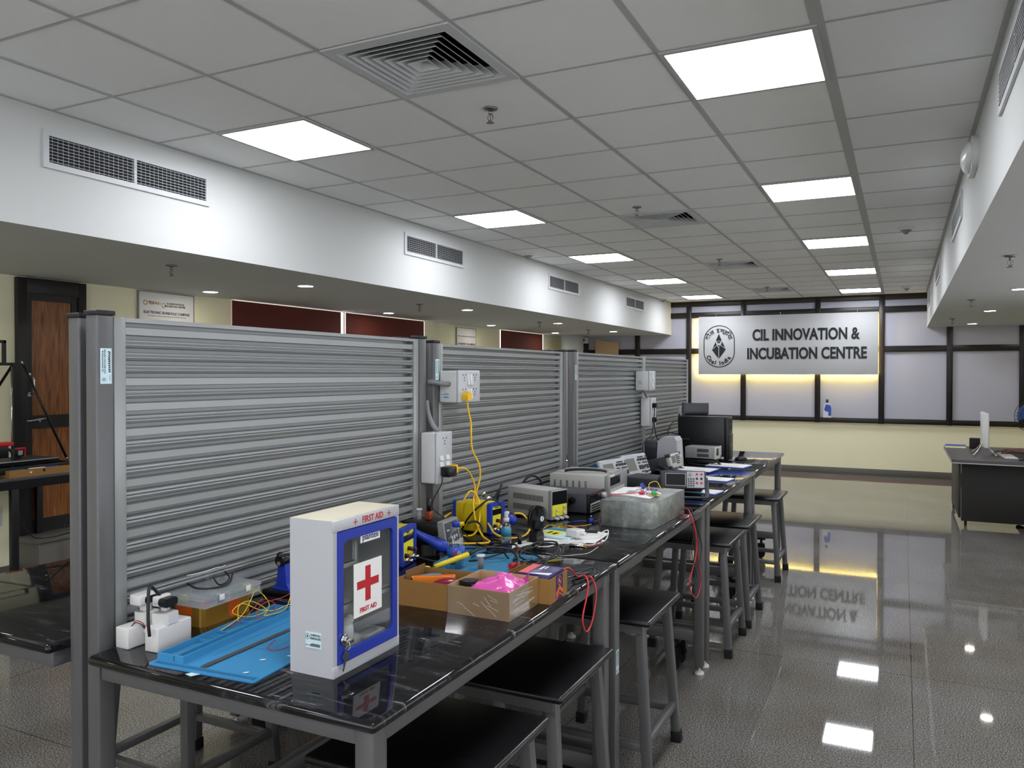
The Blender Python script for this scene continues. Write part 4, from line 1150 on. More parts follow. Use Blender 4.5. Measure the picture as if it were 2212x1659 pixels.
solder_mat('clean blue silicone soldering mat at the near corner of the first workbench', 1.984, -1.775, 4.5, 'matblue', .47, .315)
t = T('steel_strip', 'long grey steel saw strip lying across the near blue mat', 'strip', 1.813, -1.765, 1, z=Z + .0056)
sub(t, 'strip', 'blade', lambda b: b.prism([(-.006, 0), (.006, 0), (.008, .01), (.006, .32), (-.008, .32), (-.008, .01)], 0, .0012)); sub(t, 'hole', 'ink', lambda b: b.cyl((0, .009, .0012), (0, .009, .0015), .002, n=10))
for (x, y, lab) in ((1.93, -1.745, 'small scrap of white tape on the slotted edge of the near mat'), (1.905, -1.665, 'larger torn scrap of white tape in the middle of the near mat'), (1.945, -1.615, 'tiny crumb of white tape near the cabinet on the near mat')):
    b = MB(Matrix.Translation((x, y, Z + .0057)) @ Matrix.Rotation(R(35), 4, 'Z')); b.prism([(-.006, 0), (.004, -.002), (.008, .003), (-.001, .0025)], 0, .001); tag(b.build('tape_scrap', 'paper'), lab, 'scrap')
b = MB(); b.prism([(1.800, -1.802), (1.822, -1.806), (1.832, -1.786), (1.806, -1.788)], Z, Z + .0006); tag(b.build('green_tape_scrap', 'sticker'), 'pale green torn tape stuck at the near worktop edge', 'scrap')

# yellow and red wires
W3_ = [
 ('ywire', [(1.630, -1.62, Z + .004), (1.64, -1.60, Z + .003), (1.66, -1.56, Z + .012), (1.655, -1.48, Z + .03), (1.64, -1.43, Z + .06), (1.625, -1.40, Z + .075), (1.62, -1.37, Z + .06), (1.64, -1.36, Z + .03), (1.665, -1.40, Z + .02), (1.66, -1.46, Z + .02), (1.65, -1.51, Z + .045), (1.648, -1.47, Z + .058), (1.66, -1.42, Z + .03), (1.68, -1.38, Z + .02), (1.69, -1.33, Z + .025), (1.72, -1.27, Z + .02), (1.80, -1.20, Z + .015)]),
 ('ywire', [(1.66, -1.50, Z + .02), (1.635, -1.47, Z + .05), (1.63, -1.42, Z + .05), (1.66, -1.39, Z + .022), (1.69, -1.43, Z + .02), (1.70, -1.36, Z + .02), (1.66, -1.28, Z + .045), (1.66, -1.20, Z + .05), (1.74, -1.12, Z + .03)]),
 ('rwire', [(1.635, -1.61, Z + .003), (1.65, -1.55, Z + .01), (1.67, -1.50, Z + .02), (1.66, -1.44, Z + .04), (1.645, -1.39, Z + .05), (1.665, -1.36, Z + .03), (1.69, -1.40, Z + .02), (1.69, -1.46, Z + .02), (1.67, -1.42, Z + .045), (1.67, -1.33, Z + .045), (1.66, -1.25, Z + .05), (1.68, -1.17, Z + .045), (1.72, -1.1, Z + .03)]),
 ('rwire', [(1.84, -1.55, Z + .010), (1.86, -1.60, Z + .008), (1.89, -1.60, Z + .007), (1.90, -1.55, Z + .008), (1.88, -1.44, Z + .01), (1.80, -1.36, Z + .012), (1.74, -1.37, Z + .02)])]
b_ = [('thin yellow hook up wire looped highest beside the gold tin', 'ywire'), ('second yellow hook up wire tangled over the mat tray and running behind the cabinet', 'ywire'), ('thin red hook up wire tangled with the yellow ones', 'rwire'), ('red wire curl lying flat on the near blue mat by the cabinet', 'rwire')]
for (m_, pts), (lab, _) in zip(W3_, b_): wire('hookup_wire', lab, 'wire', pts, .0011, m_)
# blue clamp stand behind the cabinet
t = T('clamp_stand', 'royal blue clamp stand with black knob half hidden behind the cabinet', 'stand', 1.53, -1.19, 0)
sub(t, 'base', 'black', lambda b: (b.box(-.06, -.02, 0, .10, .06, .014, .002), b.box(.02, .0, .0, .12, .16, .010, .002)))
sub(t, 'column', 'blue', lambda b: (b.prism([(-.030, .014), (.034, .014), (.022, .035), (.016, .105), (-.010, .105), (-.018, .035)], .0, .022, 'XZ'), b.box(-.032, -.004, .012, .036, .03, .020, .001)))
sub(t, 'knob', 'black', lambda b: (b.cyl((.004, -.012, .108), (.004, .03, .108), .018, n=12), b.sphere((.004, -.006, .124), .012))); sub(t, 'washer', 'chrome', lambda b: b.cyl((.003, -.0135, .100), (.003, -.0125, .100), .007))

# first aid cabinet: front faces +x
t = thing('first_aid_cabinet', 'white first aid cabinet with a blue glazed door and red cross', 'cabinet', (2.003, -1.677, Z), 0)
D_, W_, H_ = .127, .262, .360
def _f(b):
    e = .0018
    d4 = D_ - .006
    b.box(0, 0, 0, d4, e, H_); b.box(0, W_ - e, 0, d4, W_, H_); b.box(0, e, 0, e, W_ - e, H_); b.box(e, e, 0, d4, W_ - e, e); b.box(e, e, H_ - e, d4, W_ - e, H_)
    b.box(d4, -.0004, H_ - .026, D_, W_ + .0004, H_ + .0003, .0008); b.box(d4, -.0004, -.0, D_, W_ + .0004, .026, .0008); b.box(d4, 0, .026, D_ - .001, .014, H_ - .026); b.box(d4, W_ - .014, .026, D_ - .001, W_, H_ - .026)
sub(t, 'body', 'enamel', _f)
sub(t, 'stained_top', 'stain', lambda b: b.box(.0015, .0015, H_ - .0005, D_ - .0065, W_ - .0015, H_ + .0003))
dw0, dw1, dz0, dz1 = .014, W_ - .014, .028, H_ - .028
dr = sub(t, 'door', 'cabblue', lambda b: b.ring(rrect(dw0, dz0, dw1, dz1, .002), rrect(dw0 + .018, dz0 + .026, dw1 - .018, dz1 - .022, .016), D_ - .004, D_ + .004, 'YZ'))
sub(dr, 'glass', 'glass', lambda b: b.box(D_ - .002, dw0 + .012, dz0 + .018, D_, dw1 - .012, dz1 - .016))
sub(t, 'shelf', 'enamel', lambda b: (b.box(.01, .002, .150, D_ - .02, W_ - .002, .153), b.box(D_ - .022, .002, .140, D_ - .020, W_ - .002, .153)))
sub(t, 'upper_shelf', 'enamel', lambda b: (b.box(.01, .002, .248, D_ - .02, .105, .251), b.box(D_ - .022, .002, .238, D_ - .020, .105, .251)))
sub(t, 'divider', 'enamel', lambda b: (b.box(.01, .104, .153, D_ - .022, .106, .345), b.box(D_ - .026, .100, .153, D_ - .022, .116, .345)))
mf = face_mtx((D_ + .0002, 0, 0), (1, 0, 0))
def TX_(nm, m_, txt, y, z, size, off=.0003, sx=1.0, dx=0.0, par=None):
    b = MB(face_mtx((D_ + dx, 0, 0), (1, 0, 0))); b.text(txt, Matrix.Translation((y, z, 0)), size, .0002, off, sx=sx, res=3); return b.build(nm, m_, par or t)
TX_('header_text', 'redink', 'FIRST AID', .150, H_ - .0135, .0215, .0005, .92, .0003)
def cross(b, y, z, s, w, x):
    b.prism([(y - w, z - s), (y + w, z - s), (y + w, z - w), (y + s, z - w), (y + s, z + w), (y + w, z + w), (y + w, z + s), (y - w, z + s), (y - w, z + w), (y - s, z + w), (y - s, z - w), (y - w, z - w)], x, x + .0003, 'YZ')
sub(t, 'header_cross', 'redink', lambda b: cross(b, .082, H_ - .0135, .0075, .0012, D_)); sub(t, 'header_cross', 'redink', lambda b: cross(b, .218, H_ - .0135, .0075, .0012, D_))
cd = sub(t, 'cross_card', 'paper', lambda b: b.box(D_, .074, .118, D_ + .001, .185, .246))
sub(cd, 'red_cross', 'redink', lambda b: b.prism([(.118, .150), (.139, .150), (.139, .183), (.172, .183), (.172, .202), (.139, .202), (.139, .234), (.118, .234), (.118, .202), (.086, .202), (.086, .183), (.118, .183)], D_ + .001, D_ + .0014, 'YZ'))
TX_('card_text', 'redink', 'FIRST AID', .130, .131, .0155, .0006, 1.0, .0012, cd)
bc = sub(t, 'brand_card', 'paper', lambda b: b.box(D_, .100, .292, D_ + .001, .178, .316)); TX_('brand_text', 'navyink', 'plantex', .139, .304, .022, .0003, 1.0, .0012, bc)
lk = sub(t, 'lock', 'chrome', lambda b: (b.cyl((D_ + .004, .030, .084), (D_ + .011, .030, .084), .012, n=20), b.cyl((D_ + .011, .030, .084), (D_ + .016, .030, .084), .007)))
sub(lk, 'key', 'chrome', lambda b: (b.box(D_ + .016, .027, .074, D_ + .018, .052, .084, .0005), b.tube([(D_ + .018, .034, .078), (D_ + .020, .034, .066), (D_ + .016, .032, .060)], .0012, 6), b.prism([(.020, .044), (.030, .058), (.044, .050), (.040, .034), (.030, .032)], D_ + .008, D_ + .011, 'YZ'), b.prism([(.028, .036), (.033, .033), (.024, .012), (.019, .015)], D_ + .008, D_ + .010, 'YZ')))
label_sticker(t, (.070, -.0003, .082), (0, -1, 0), .046, .038)
# what is kept inside it
o = T('gauze_roll', 'clear wrapped bandage roll on the middle shelf of the cabinet', 'bandage', 2.085, -1.645, 0, z=Z + .1532); sub(o, 'roll', 'frost', lambda b: b.cyl((0, 0, 0), (0, 0, .036), .013)); sub(o, 'cap', 'black', lambda b: b.cyl((0, 0, .0), (0, 0, .012), .0135))
o = T('cotton_bundle', 'crumpled white cotton bundle in the bottom of the cabinet', 'cotton', 2.075, -1.565, 0, z=Z + .002)
sub(o, 'wad', 'paper', lambda b: (b.sphere((0, .02, .03), .032, .8, 1.2, .9), b.sphere((.0, -.0, .07), .026, .8, .8, 1.3), b.sphere((0, .01, .095), .015))); sub(o, 'brown_band', 'cardpale', lambda b: b.sphere((.012, -.022, .06), .014, .5, .7, 1.9))
o = T('medicine_box', 'small white ointment carton marked 10g inside the cabinet', 'carton', 2.085, -1.478, 0, z=Z + .002); sub(o, 'carton', 'paper', lambda b: b.box(-.03, -.045, 0, .025, .03, .05, .001)); b = MB(face_mtx((.0253, 0, 0), (1, 0, 0))); b.text('10g', Matrix.Translation((.012, .03, 0)), .012, .0002); b.build('print', 'ink', o)

# cardboard trays
def tray(nm, label, x, y, w, l, h, m_out, rz=0, th=.003):
    t = T(nm, label, 'cardboard box', x, y, rz)
    sub(t, 'walls', m_out, lambda b: b.ring([(0, 0), (w, 0), (w, l), (0, l)], [(th, th), (w - th, th), (w - th, l - th), (th, l - th)], 0, h))
    sub(t, 'bottom', 'cardin', lambda b: b.box(th, th, 0, w - th, l - th, th))
    return t
ct = tray('cardboard_tray', 'plain brown cardboard tray holding orange and maroon tools, nearest the cabinet', 1.915, -1.118, .180, .165, .078, 'card', 1)
sub(ct, 'end_flap', 'cardin', lambda b: b.box(.004, .05, .003, .007, .16, .09))
t = T('plastic_knife', 'orange plastic cutter lying in the plain cardboard tray', 'cutter', 1.945, -1.07, 30, z=Z + .055); sub(t, 'handle', 'orange2', lambda b: b.prism([(0, -.012), (.13, -.016), (.13, .014), (0, .004)], 0, .022)); sub(t, 'rib', 'orange', lambda b: b.box(.01, -.003, .022, .125, .001, .024))
t = T('tape_dispenser', 'glossy maroon rounded tool in the plain cardboard tray', 'tool', 2.055, -1.06, 60, z=Z + .045); sub(t, 'body', 'maroon', lambda b: b.sphere((0, 0, .015), .03, 1.7, .8, .7)); sub(t, 'groove', 'black', lambda b: b.sphere((0, 0, .012), .0305, 1.69, .81, .12))
t = T('brush', 'teal handled brush in the plain cardboard tray', 'brush', 1.955, -.995, 50, z=Z + .062); sub(t, 'handle', 'teal', lambda b: b.sphere((0, 0, 0), .01, 4.6, .8, .7)); sub(t, 'ferrule', 'chrome', lambda b: b.cyl((-.045, 0, 0), (-.06, 0, 0), .005))
ct = tray('wrapped_tray', 'cardboard tray wrapped in cling film holding a pink bag', 2.100, -1.122, .201, .203, .081, 'cardpale')
def _f(b):
    b.box(-.0012, -.0012, .001, .2022, -.0008, .0825); b.box(.2018, -.0012, .001, .2022, .2042, .0825)
sub(ct, 'cling_film', 'wrap', _f)
def _f(b):
    rg = random.Random(5)
    for k in range(16):
        z0 = rg.uniform(.01, .07); y0 = rg.uniform(.01, .11); b.bar((.2026, y0, z0), (.2026, y0 + rg.uniform(.03, .08), z0 + rg.uniform(-.004, .006)), .0003, .0005)
    for k in range(9):
        z0 = rg.uniform(.02, .07); x0 = rg.uniform(.01, .14); b.bar((x0, -.0016, z0), (x0 + rg.uniform(.02, .05), -.0016, z0 - rg.uniform(.005, .025)), .0003, .0005)
sub(ct, 'film_crease', 'frost', _f)
t = T('pink_bag', 'glossy pink plastic bag puffed up in the wrapped tray', 'bag', 2.210, -1.015, 0, z=Z + .006)
def _f(b):
    n = 14; vs, fs = [], []
    rg = random.Random(3)
    for i in range(n + 1):
        for j in range(n + 1):
            u, v = i / n, j / n
            h = (math.sin(math.pi * u) * math.sin(math.pi * v)) ** .45
            vs.append((-.066 + .150 * u, -.085 + .170 * v, .046 + .040 * h ** .8 + (.007 * math.sin(9 * u + 5 * v) + .006 * math.sin(14 * v - 6 * u) + .004 * math.sin(23 * u + 17 * v)) * h))
    for i in range(n):
        for j in range(n):
            a = i * (n + 1) + j; fs.append((a, a + n + 1, a + n + 2, a + 1))
    k = len(vs)
    vs += [(x, y, .008) for x, y, z in vs[:]]
    fs += [tuple(reversed([q + k for q in f])) for f in fs[:]]
    ed = [i * (n + 1) for i in range(n + 1)]
    for i in range(n):
        for a, b2 in ((i * (n + 1), (i + 1) * (n + 1)), ((i + 1) * (n + 1) + n, i * (n + 1) + n), (i + 1, i), (n * (n + 1) + i, n * (n + 1) + i + 1)): fs.append((a, b2, b2 + k, a + k))
    b._add(vs, fs, True)
sub(t, 'bag_body', 'pink', _f)
sub(t, 'bag_corner', 'pink', lambda b: (b._add([(.055, .055, .06), (.075, .035, .062), (.072, .072, .092), (.035, .075, .058)], [(0, 1, 2), (0, 2, 3), (0, 3, 1), (1, 3, 2)]), b._add([(-.05, .055, .055), (-.030, .072, .05), (-.042, .076, .076), (-.06, .04, .05)], [(0, 1, 2), (0, 2, 3), (0, 3, 1), (1, 3, 2)])))
t = T('black_blade_tool', 'black rounded paddle beside the pink bag', 'tool', 2.135, -1.055, 30, z=Z + .05); sub(t, 'paddle', 'black', lambda b: b.prism([(-.03, -.004), (-.012, -.022), (.012, -.024), (.026, -.008), (.028, .012), (.012, .022), (-.014, .020)], .020, .034)); sub(t, 'grey_paddle', 'dgrey', lambda b: b.prism([(.005, -.03), (.05, -.026), (.062, -.014), (.05, -.006), (.012, -.010)], .022, .026))
t = T('printed_carton', 'brown carton with navy and orange printed band at the worktop edge', 'cardboard box', 2.195, -.920, 0)
sub(t, 'carton_body', 'card', lambda b: b.ring([(0, 0), (.143, 0), (.143, .135), (0, .135)], [(.003, .003), (.140, .003), (.140, .132), (.003, .132)], 0, .076)); sub(t, 'bottom', 'cardin', lambda b: b.box(.003, .003, 0, .140, .132, .003))
sub(t, 'printed_band', 'purple', lambda b: b.box(.1428, .045, .001, .1436, .098, .0762))
sub(t, 'orange_chevron', 'orange', lambda b: (b.prism([(.046, .010), (.072, .030), (.097, .014), (.097, .028), (.072, .044), (.046, .024)], .1436, .1440, 'YZ'), b.prism([(.046, .001), (.072, .018), (.097, .003), (.097, .007), (.072, .023), (.046, .006)], .1436, .1440, 'YZ')))
sub(t, 'orange_circle', 'orange', lambda b: b.ring([(.072 + .015 * math.cos(a / 20 * 6.283), .058 + .014 * math.sin(a / 20 * 6.283)) for a in range(20)], [(.072 + .0125 * math.cos(a / 20 * 6.283), .058 + .0115 * math.sin(a / 20 * 6.283)) for a in range(20)], .1436, .1440, 'YZ')); sub(t, 'white_mark', 'paper', lambda b: (b.box(.1436, .068, .052, .144, .071, .064), b.box(.1436, .068, .052, .144, .077, .056)))
bx = T('blister_box', 'navy, red and white printed box standing in the printed carton', 'box', 2.225, -.912, 0, z=Z + .004)
sub(bx, 'box_body', 'purple', lambda b: b.box(0, 0, 0, .105, .118, .082, .004)); sub(bx, 'red_band', 'redprint', lambda b: b.prism([(.001, .002), (.03, .002), (.03, .116), (.001, .116)], .082, .0825)); sub(bx, 'white_band', 'paper', lambda b: b.prism([(.03, .002), (.104, .002), (.104, .03), (.06, .015)], .082, .0826)); sub(bx, 'white_print', 'paper', lambda b: (b.box(.045, .06, .082, .052, .10, .0824), b.box(.058, .07, .082, .063, .10, .0824)))
sub(t, 'side_flap', 'cardin', lambda b: b.box(-.002, -.0, .0, .001, .135, .085)); sub(t, 'navy_lining', 'purple', lambda b: b.box(.02, .1305, .01, .13, .1318, .084))

# ------------------------------------------------------------------ electronics instruments; local frame: front face at x=0 facing +x, near corner at y=0
def case(nm, label, cat, x, y, rz, L, W, H, m_, z=Z, bev=.004, tilt=0, group=None):
    t = thing(nm, label, cat, (x, y, z), rot=(0, R(-tilt), R(rz)), group=group)
    sub(t, 'case', m_, lambda b: b.box(-L, 0, .006, 0, W, H, bev))
    sub(t, 'feet', 'rubber', lambda b: [b.cyl((px, py, 0), (px, py, .007), .008) for px in (-.02, -L + .02) for py in (.02, W - .02)])
    return t
def knob(b, y, z, r=.007, l=.012, x=0): b.cyl((x, y, z), (x + l, y, z), r, r * .85, 14)
# rework station maker
def rework(label, x, y, rz, L, W, H):
    t = case('rework_station', label, 'rework station', x, y, rz, L, W, H, 'yellow', bev=.006)
    sub(t, 'front_frame', 'blue', lambda b: b.ring(rrect(-.004, .002, W + .004, H + .004, .008), rrect(.012, .016, W - .012, H - .012, .003), -.010, .010, 'YZ'))
    sub(t, 'rear_frame', 'blue', lambda b: b.ring(rrect(-.004, .002, W + .004, H + .004, .008), rrect(.006, .01, W - .006, H - .006, .003), -L - .006, -L + .008, 'YZ'))
    fp = sub(t, 'front_panel', 'ylabel', lambda b: b.box(-.002, .011, .015, .004, W - .011, H - .011))
    sub(fp, 'display', 'screen', lambda b: b.box(.004, .015, H - .050, .005, W - .015, H - .026))
    bb = MB(face_mtx((.0044, 0, 0), (1, 0, 0))); bb.text('YIHUA', Matrix.Translation((W / 2, H - .019, 0)), .010, .0002, .0002); bb.build('print', 'ink', fp)
    for yy, zz in ((W * .52, H * .42), (W * .82, H * .34), (W * .30, H * .27)):
        kb = sub(fp, 'knob', 'black', lambda b: knob(b, yy, zz, .008, .016, .004)); sub(fp, 'knob_cap', 'red', lambda b: b.cyl((.020, yy, zz), (.0212, yy, zz), .0055))
    for yy, zz in ((W * .68, .024), (W * .24, .022)): sub(fp, 'connector', 'chrome', lambda b: (b.cyl((.004, yy, zz), (.022, yy, zz), .009), b.cyl((.022, yy, zz), (.038, yy, zz), .006)))
    return t
def hotgun(label, p0, p1, x_nozzle=True):
    p0, p1 = Vector(p0), Vector(p1)
    d = p1 - p0; q = d.to_track_quat('X', 'Z')
    t = thing('hot_air_handle', label, 'hot air handle', p0, rot=q.to_euler())
    L = d.length
    sub(t, 'grip', 'blue', lambda b: b.lathe([(.0001, 0), (.014, 0), (.016, .01), (.013, L * .3), (.016, L * .55), (.023, L * .75), (.024, L * .88), (.017, L * .95), (.012, L), (.0001, L)], axis='X', n=20))
    sub(t, 'air_slots', 'ink', lambda b: [b.box(L * (.66 + .045 * k), -.010, .018, L * (.68 + .045 * k), .010, .0245) for k in range(5)])
    sub(t, 'nozzle', 'chrome', lambda b: (b.cyl((-.055, 0, 0), (0, 0, 0), .010, .012), b.cyl((-.062, 0, 0), (-.05, 0, 0), .0125)))
    return t
rework('yellow and blue rework station beside the first aid cabinet', 1.675, -.742, 12, .17, .135, .135)
hotgun('royal blue hot air handle beside the bottle, behind the near rework station', (1.585, -.565, 1.045), (1.745, -.515, .970))
t = case('soldering_station', 'black soldering station with a grey sloped face and silver buttons', 'soldering station', 1.635, -.400, 6, .18, .14, .098, 'black', bev=.012)
fp = sub(t, 'face_frame', 'mgrey', lambda b: b.prism([(0, .002), (.030, .004), (.012, .104), (-.012, .104)], -.003, .138, 'XZ'))
mt_ = Matrix.Translation((.0215, 0, .055)) @ Matrix.Rotation(R(-10.2), 4, 'Y')
def _f(b): b.box(-.001, .010, -.042, .002, .125, .042, .001, mt_)
sub(fp, 'face_plate', 'dgrey', _f)
sub(fp, 'lcd', 'gscreen', lambda b: b.box(.002, .055, -.002, .003, .105, .028, 0, mt_)); sub(fp, 'buttons', 'wknob', lambda b: [b.cyl(mt_ @ Vector((.002, yy, -.020)), mt_ @ Vector((.006, yy, -.020)), .007) for yy in (.05, .074, .098)])
bb = MB(mt_ @ face_mtx((.0022, 0, 0), (1, 0, 0))); bb.text('YIHUA', Matrix.Translation((.032, .012, 0)), .010, .0002); bb.build('print', 'paper', fp)
t = T('flux_bottle', 'amber flux bottle with tall black brush cap on the soldering station', 'bottle', 1.545, -.34, 0, z=Z + .099)
sub(t, 'glass', 'amber', lambda b: b.box(-.013, -.013, .0, .013, .013, .034, .003)); sub(t, 'cap', 'black', lambda b: b.cyl((0, 0, .034), (0, 0, .085), .0095, .008))
t = T('clear_vial', 'small clear vial with a flared lid on the soldering station', 'vial', 1.508, -.355, 0, z=Z + .099)
sub(t, 'vial', 'cloudy', lambda b: b.cyl((0, 0, 0), (0, 0, .038), .010)); sub(t, 'lid', 'white', lambda b: b.cyl((0, 0, .038), (0, 0, .044), .013))
t = T('spray_tube', 'thin white spray tube standing between cabinet and partition', 'tube', 1.70, -.86, 0)
sub(t, 'tube', 'white', lambda b: b.cyl((0, 0, 0), (0, 0, .135), .012)); sub(t, 'band', 'navyink', lambda b: b.cyl((0, 0, .10), (0, 0, .125), .0123)); sub(t, 'nozzle', 'frost', lambda b: b.cyl((0, 0, .135), (0, 0, .20), .006, .002))
wire('black_coil_cable', 'black cable loop rising behind the first aid cabinet', 'cable', [(1.72, -1.0, Z + .02), (1.66, -1.05, Z + .17), (1.66, -1.0, Z + .235), (1.68, -.955, Z + .20), (1.70, -.90, Z + .05)], .005, 'cable')
# water bottle
t = T('water_bottle', 'clear water bottle with blue cap and blue label, half full', 'bottle', 1.856, -.655, 0)
sub(t, 'bottle_body', 'pet', lambda b: b.lathe([(.0001, .001), (.026, .001), (.031, .006), (.031, .085), (.0305, .10), (.026, .118), (.016, .138), (.0125, .146), (.0125, .152)], n=28))
sub(t, 'water', 'water', lambda b: b.lathe([(.0001, .003), (.029, .004), (.0295, .084), (.0295, .092), (.0001, .092)], n=24)); sub(t, 'label', 'lblue', lambda b: b.lathe([(.0314, .045), (.0314, .083), (.0311, .083), (.0311, .045), (.0314, .045)], n=28)); sub(t, 'cap', 'blue', lambda b: b.lathe([(.0001, .168), (.0135, .168), (.0145, .164), (.0145, .150), (.0001, .150)], n=20))
sub(t, 'label_red_patch', 'redink', lambda b: b.bar((.012, -.0295, .052), (.012, -.0295, .068), .012, .001, upv=(0, 1, 0))); sub(t, 'label_print', 'paper', lambda b: [b.bar((.020 + .0022 * k, -.0248 + .0022 * k, .050 + .005 * (k % 3)), (.020 + .0022 * k, -.0248 + .0022 * k, .062 + .005 * (k % 3)), .0015, .0006, upv=(1, 1, 0)) for k in range(5)])
solder_mat('dusty blue soldering mat under the cables behind the cardboard trays', 2.085, -.695, 6, 'matblue2', .34, .30)
t = T('clear_tube_pot', 'small clear solder tube with flared white lid on the dusty mat', 'pot', 1.944, -.632, 0, z=Z + .0036)
sub(t, 'tube', 'cloudy', lambda b: b.cyl((0, 0, 0), (0, 0, .042), .0115)); sub(t, 'lid', 'frost', lambda b: b.lathe([(.0001, .042), (.013, .042), (.017, .050), (.0001, .050)], n=20)); sub(t, 'contents', 'matte', lambda b: b.cyl((0, 0, .001), (0, 0, .036), .009))
t = thing('soldering_iron', 'yellow soldering iron with black grip and cable over the dusty mat', 'soldering iron', (1.85, -.79, Z + .035), rot=(0, R(-6), R(72)))
sub(t, 'handle', 'yellow', lambda b: b.lathe([(.0001, 0), (.007, 0), (.009, .03), (.0095, .10), (.0105, .155), (.0001, .156)], axis='X', n=16)); sub(t, 'strain_relief', 'black', lambda b: b.cyl((.155, 0, 0), (.195, 0, .002), .0085, .005)); sub(t, 'tip', 'chrome', lambda b: b.cyl((0, 0, 0), (-.05, 0, -.006), .003, .001))
wire('iron_cable', 'thick black cable from the yellow iron across the dusty mat', 'cable', [(1.905, -.608, Z + .058), (1.93, -.54, Z + .06), (1.985, -.48, Z + .045), (2.04, -.53, Z + .03), (2.07, -.60, Z + .02), (2.10, -.66, Z + .012)], .004, 'cable')
t = T('yellow_crumpled_sponge', 'crumpled yellow sponge paper behind the plain tray', 'sponge', 1.80, -.80, 20); sub(t, 'wad', 'ylabel', lambda b: (b.sphere((0, 0, .014), .025, 1.3, .9, .55, 5), b.sphere((.02, .01, .02), .015, 1.2, 1, .9, 4)))
t = T('red_marker', 'red capped marker behind the wrapped tray', 'marker', 2.045, -.60, 75, z=Z + .016); sub(t, 'cap', 'red', lambda b: b.cyl((0, 0, 0), (.045, 0, 0), .010)); sub(t, 'barrel', 'black', lambda b: b.cyl((.045, 0, 0), (.12, 0, 0), .008))
rework('yellow and blue rework station in the middle of the benches with yellow cords over it', 1.690, -.085, -6, .185, .105, .132)
hotgun('royal blue hot air handle lying behind the spray bottle', (1.635, .05, 1.06), (1.745, .06, .972))
# spray bottle, fan, nail bottle
t = T('spray_bottle', 'clear spray bottle with white pump and teal label', 'bottle', 1.861, -.262, 0)
sub(t, 'bottle_body', 'pet', lambda b: b.lathe([(.0001, .001), (.018, .001), (.020, .004), (.020, .082), (.016, .095), (.0105, .102), (.0105, .106)], n=24)); sub(t, 'label', 'tealprint', lambda b: b.lathe([(.0203, .045), (.0203, .078), (.0201, .078), (.0201, .045), (.0203, .045)], n=24)); sub(t, 'label_band', 'navyink', lambda b: b.lathe([(.0203, .010), (.0203, .013), (.0201, .013), (.0201, .010), (.0203, .010)], n=24)); sub(t, 'liquid', 'water', lambda b: b.cyl((0, 0, .003), (0, 0, .055), .0185))
sub(t, 'pump', 'white', lambda b: (b.cyl((0, 0, .104), (0, 0, .118), .012), b.cyl((0, 0, .118), (0, 0, .136), .008), b.box(-.006, -.008, .132, .011, .008, .144, .003)))
t = T('desk_fan', 'small black battery fan with curved grille standing on white sheets', 'fan', 1.925, -.112, -12)
cz = .098
def _f(b):
    for k in range(34):
        a = 2 * math.pi * k / 34
        P = []
        for q in range(5):
            rr = .012 + .036 * q / 4; aa = a + .55 * q / 4
            P.append((.028 - .004 * q / 4, rr * math.cos(aa), cz + rr * math.sin(aa)))
        a2 = a + .55
        P += [(.012, .050 * math.cos(a2), cz + .050 * math.sin(a2)), (-.012, .050 * math.cos(a2), cz + .050 * math.sin(a2)), (-.022, .040 * math.cos(a2), cz + .040 * math.sin(a2))]
        b.tube(P, .0011, 4, 2)
    b.lathe([(.050, -.002), (.053, -.002), (.053, .006), (.050, .006), (.050, -.002)], (0, 0, cz), 28, 'X')
sub(t, 'grille', 'black', _f)
sub(t, 'hub', 'frost', lambda b: b.cyl((.028, 0, cz), (.031, 0, cz), .011)); sub(t, 'hub_logo', 'tealprint', lambda b: b.box(.031, -.003, cz - .008, .0315, .003, cz + .008))
sub(t, 'rear_shell', 'black', lambda b: b.lathe([(.0001, -.024), (.03, -.024), (.045, -.012), (.045, -.010), (.0001, -.016)], (0, 0, cz), 24, 'X'))
def _f(b):
    for k in range(3):
        a0 = 2 * math.pi * k / 3
        P = [(.043 * math.cos(a0 + R(12 * q)), cz + .043 * math.sin(a0 + R(12 * q))) for q in range(7)] + [(.010 * math.cos(a0 + R(50)), cz + .010 * math.sin(a0 + R(50))), (.010 * math.cos(a0), cz + .010 * math.sin(a0))]
        b.prism(P, .004, .006, 'YZ')
sub(t, 'blades', 'matte', _f)
sub(t, 'stand', 'black', lambda b: (b.prism([(-.026, .003), (.026, .003), (.026, .03), (.018, .046), (-.018, .046), (-.026, .03)], -.018, .020, 'YZ'), b.prism(rrect(-.035, -.030, .045, .030, .012), 0, .004))); sub(t, 'control_panel', 'dgrey', lambda b: b.box(.020, -.020, .010, .021, .020, .024)); sub(t, 'power_button', 'red', lambda b: b.cyl((.021, -.012, .017), (.0225, -.012, .017), .0025))
t = T('varnish_bottle', 'small glass bottle with black cap and red label at the dusty mat edge', 'bottle', 1.952, -.328, 0)
sub(t, 'glass', 'pet', lambda b: b.box(-.014, -.010, 0, .014, .010, .034, .003)); sub(t, 'label', 'redink', lambda b: b.box(-.013, -.0106, .005, .013, -.0101, .024)); sub(t, 'cap', 'black', lambda b: b.cyl((0, 0, .034), (0, 0, .070), .008))
b = MB(); b.cyl((1.965, -.27, Z), (1.965, -.27, Z + .018), .012); tag(b.build('metal_cap', 'dgrey'), 'small dark knurled cap beside the varnish bottle', 'cap')
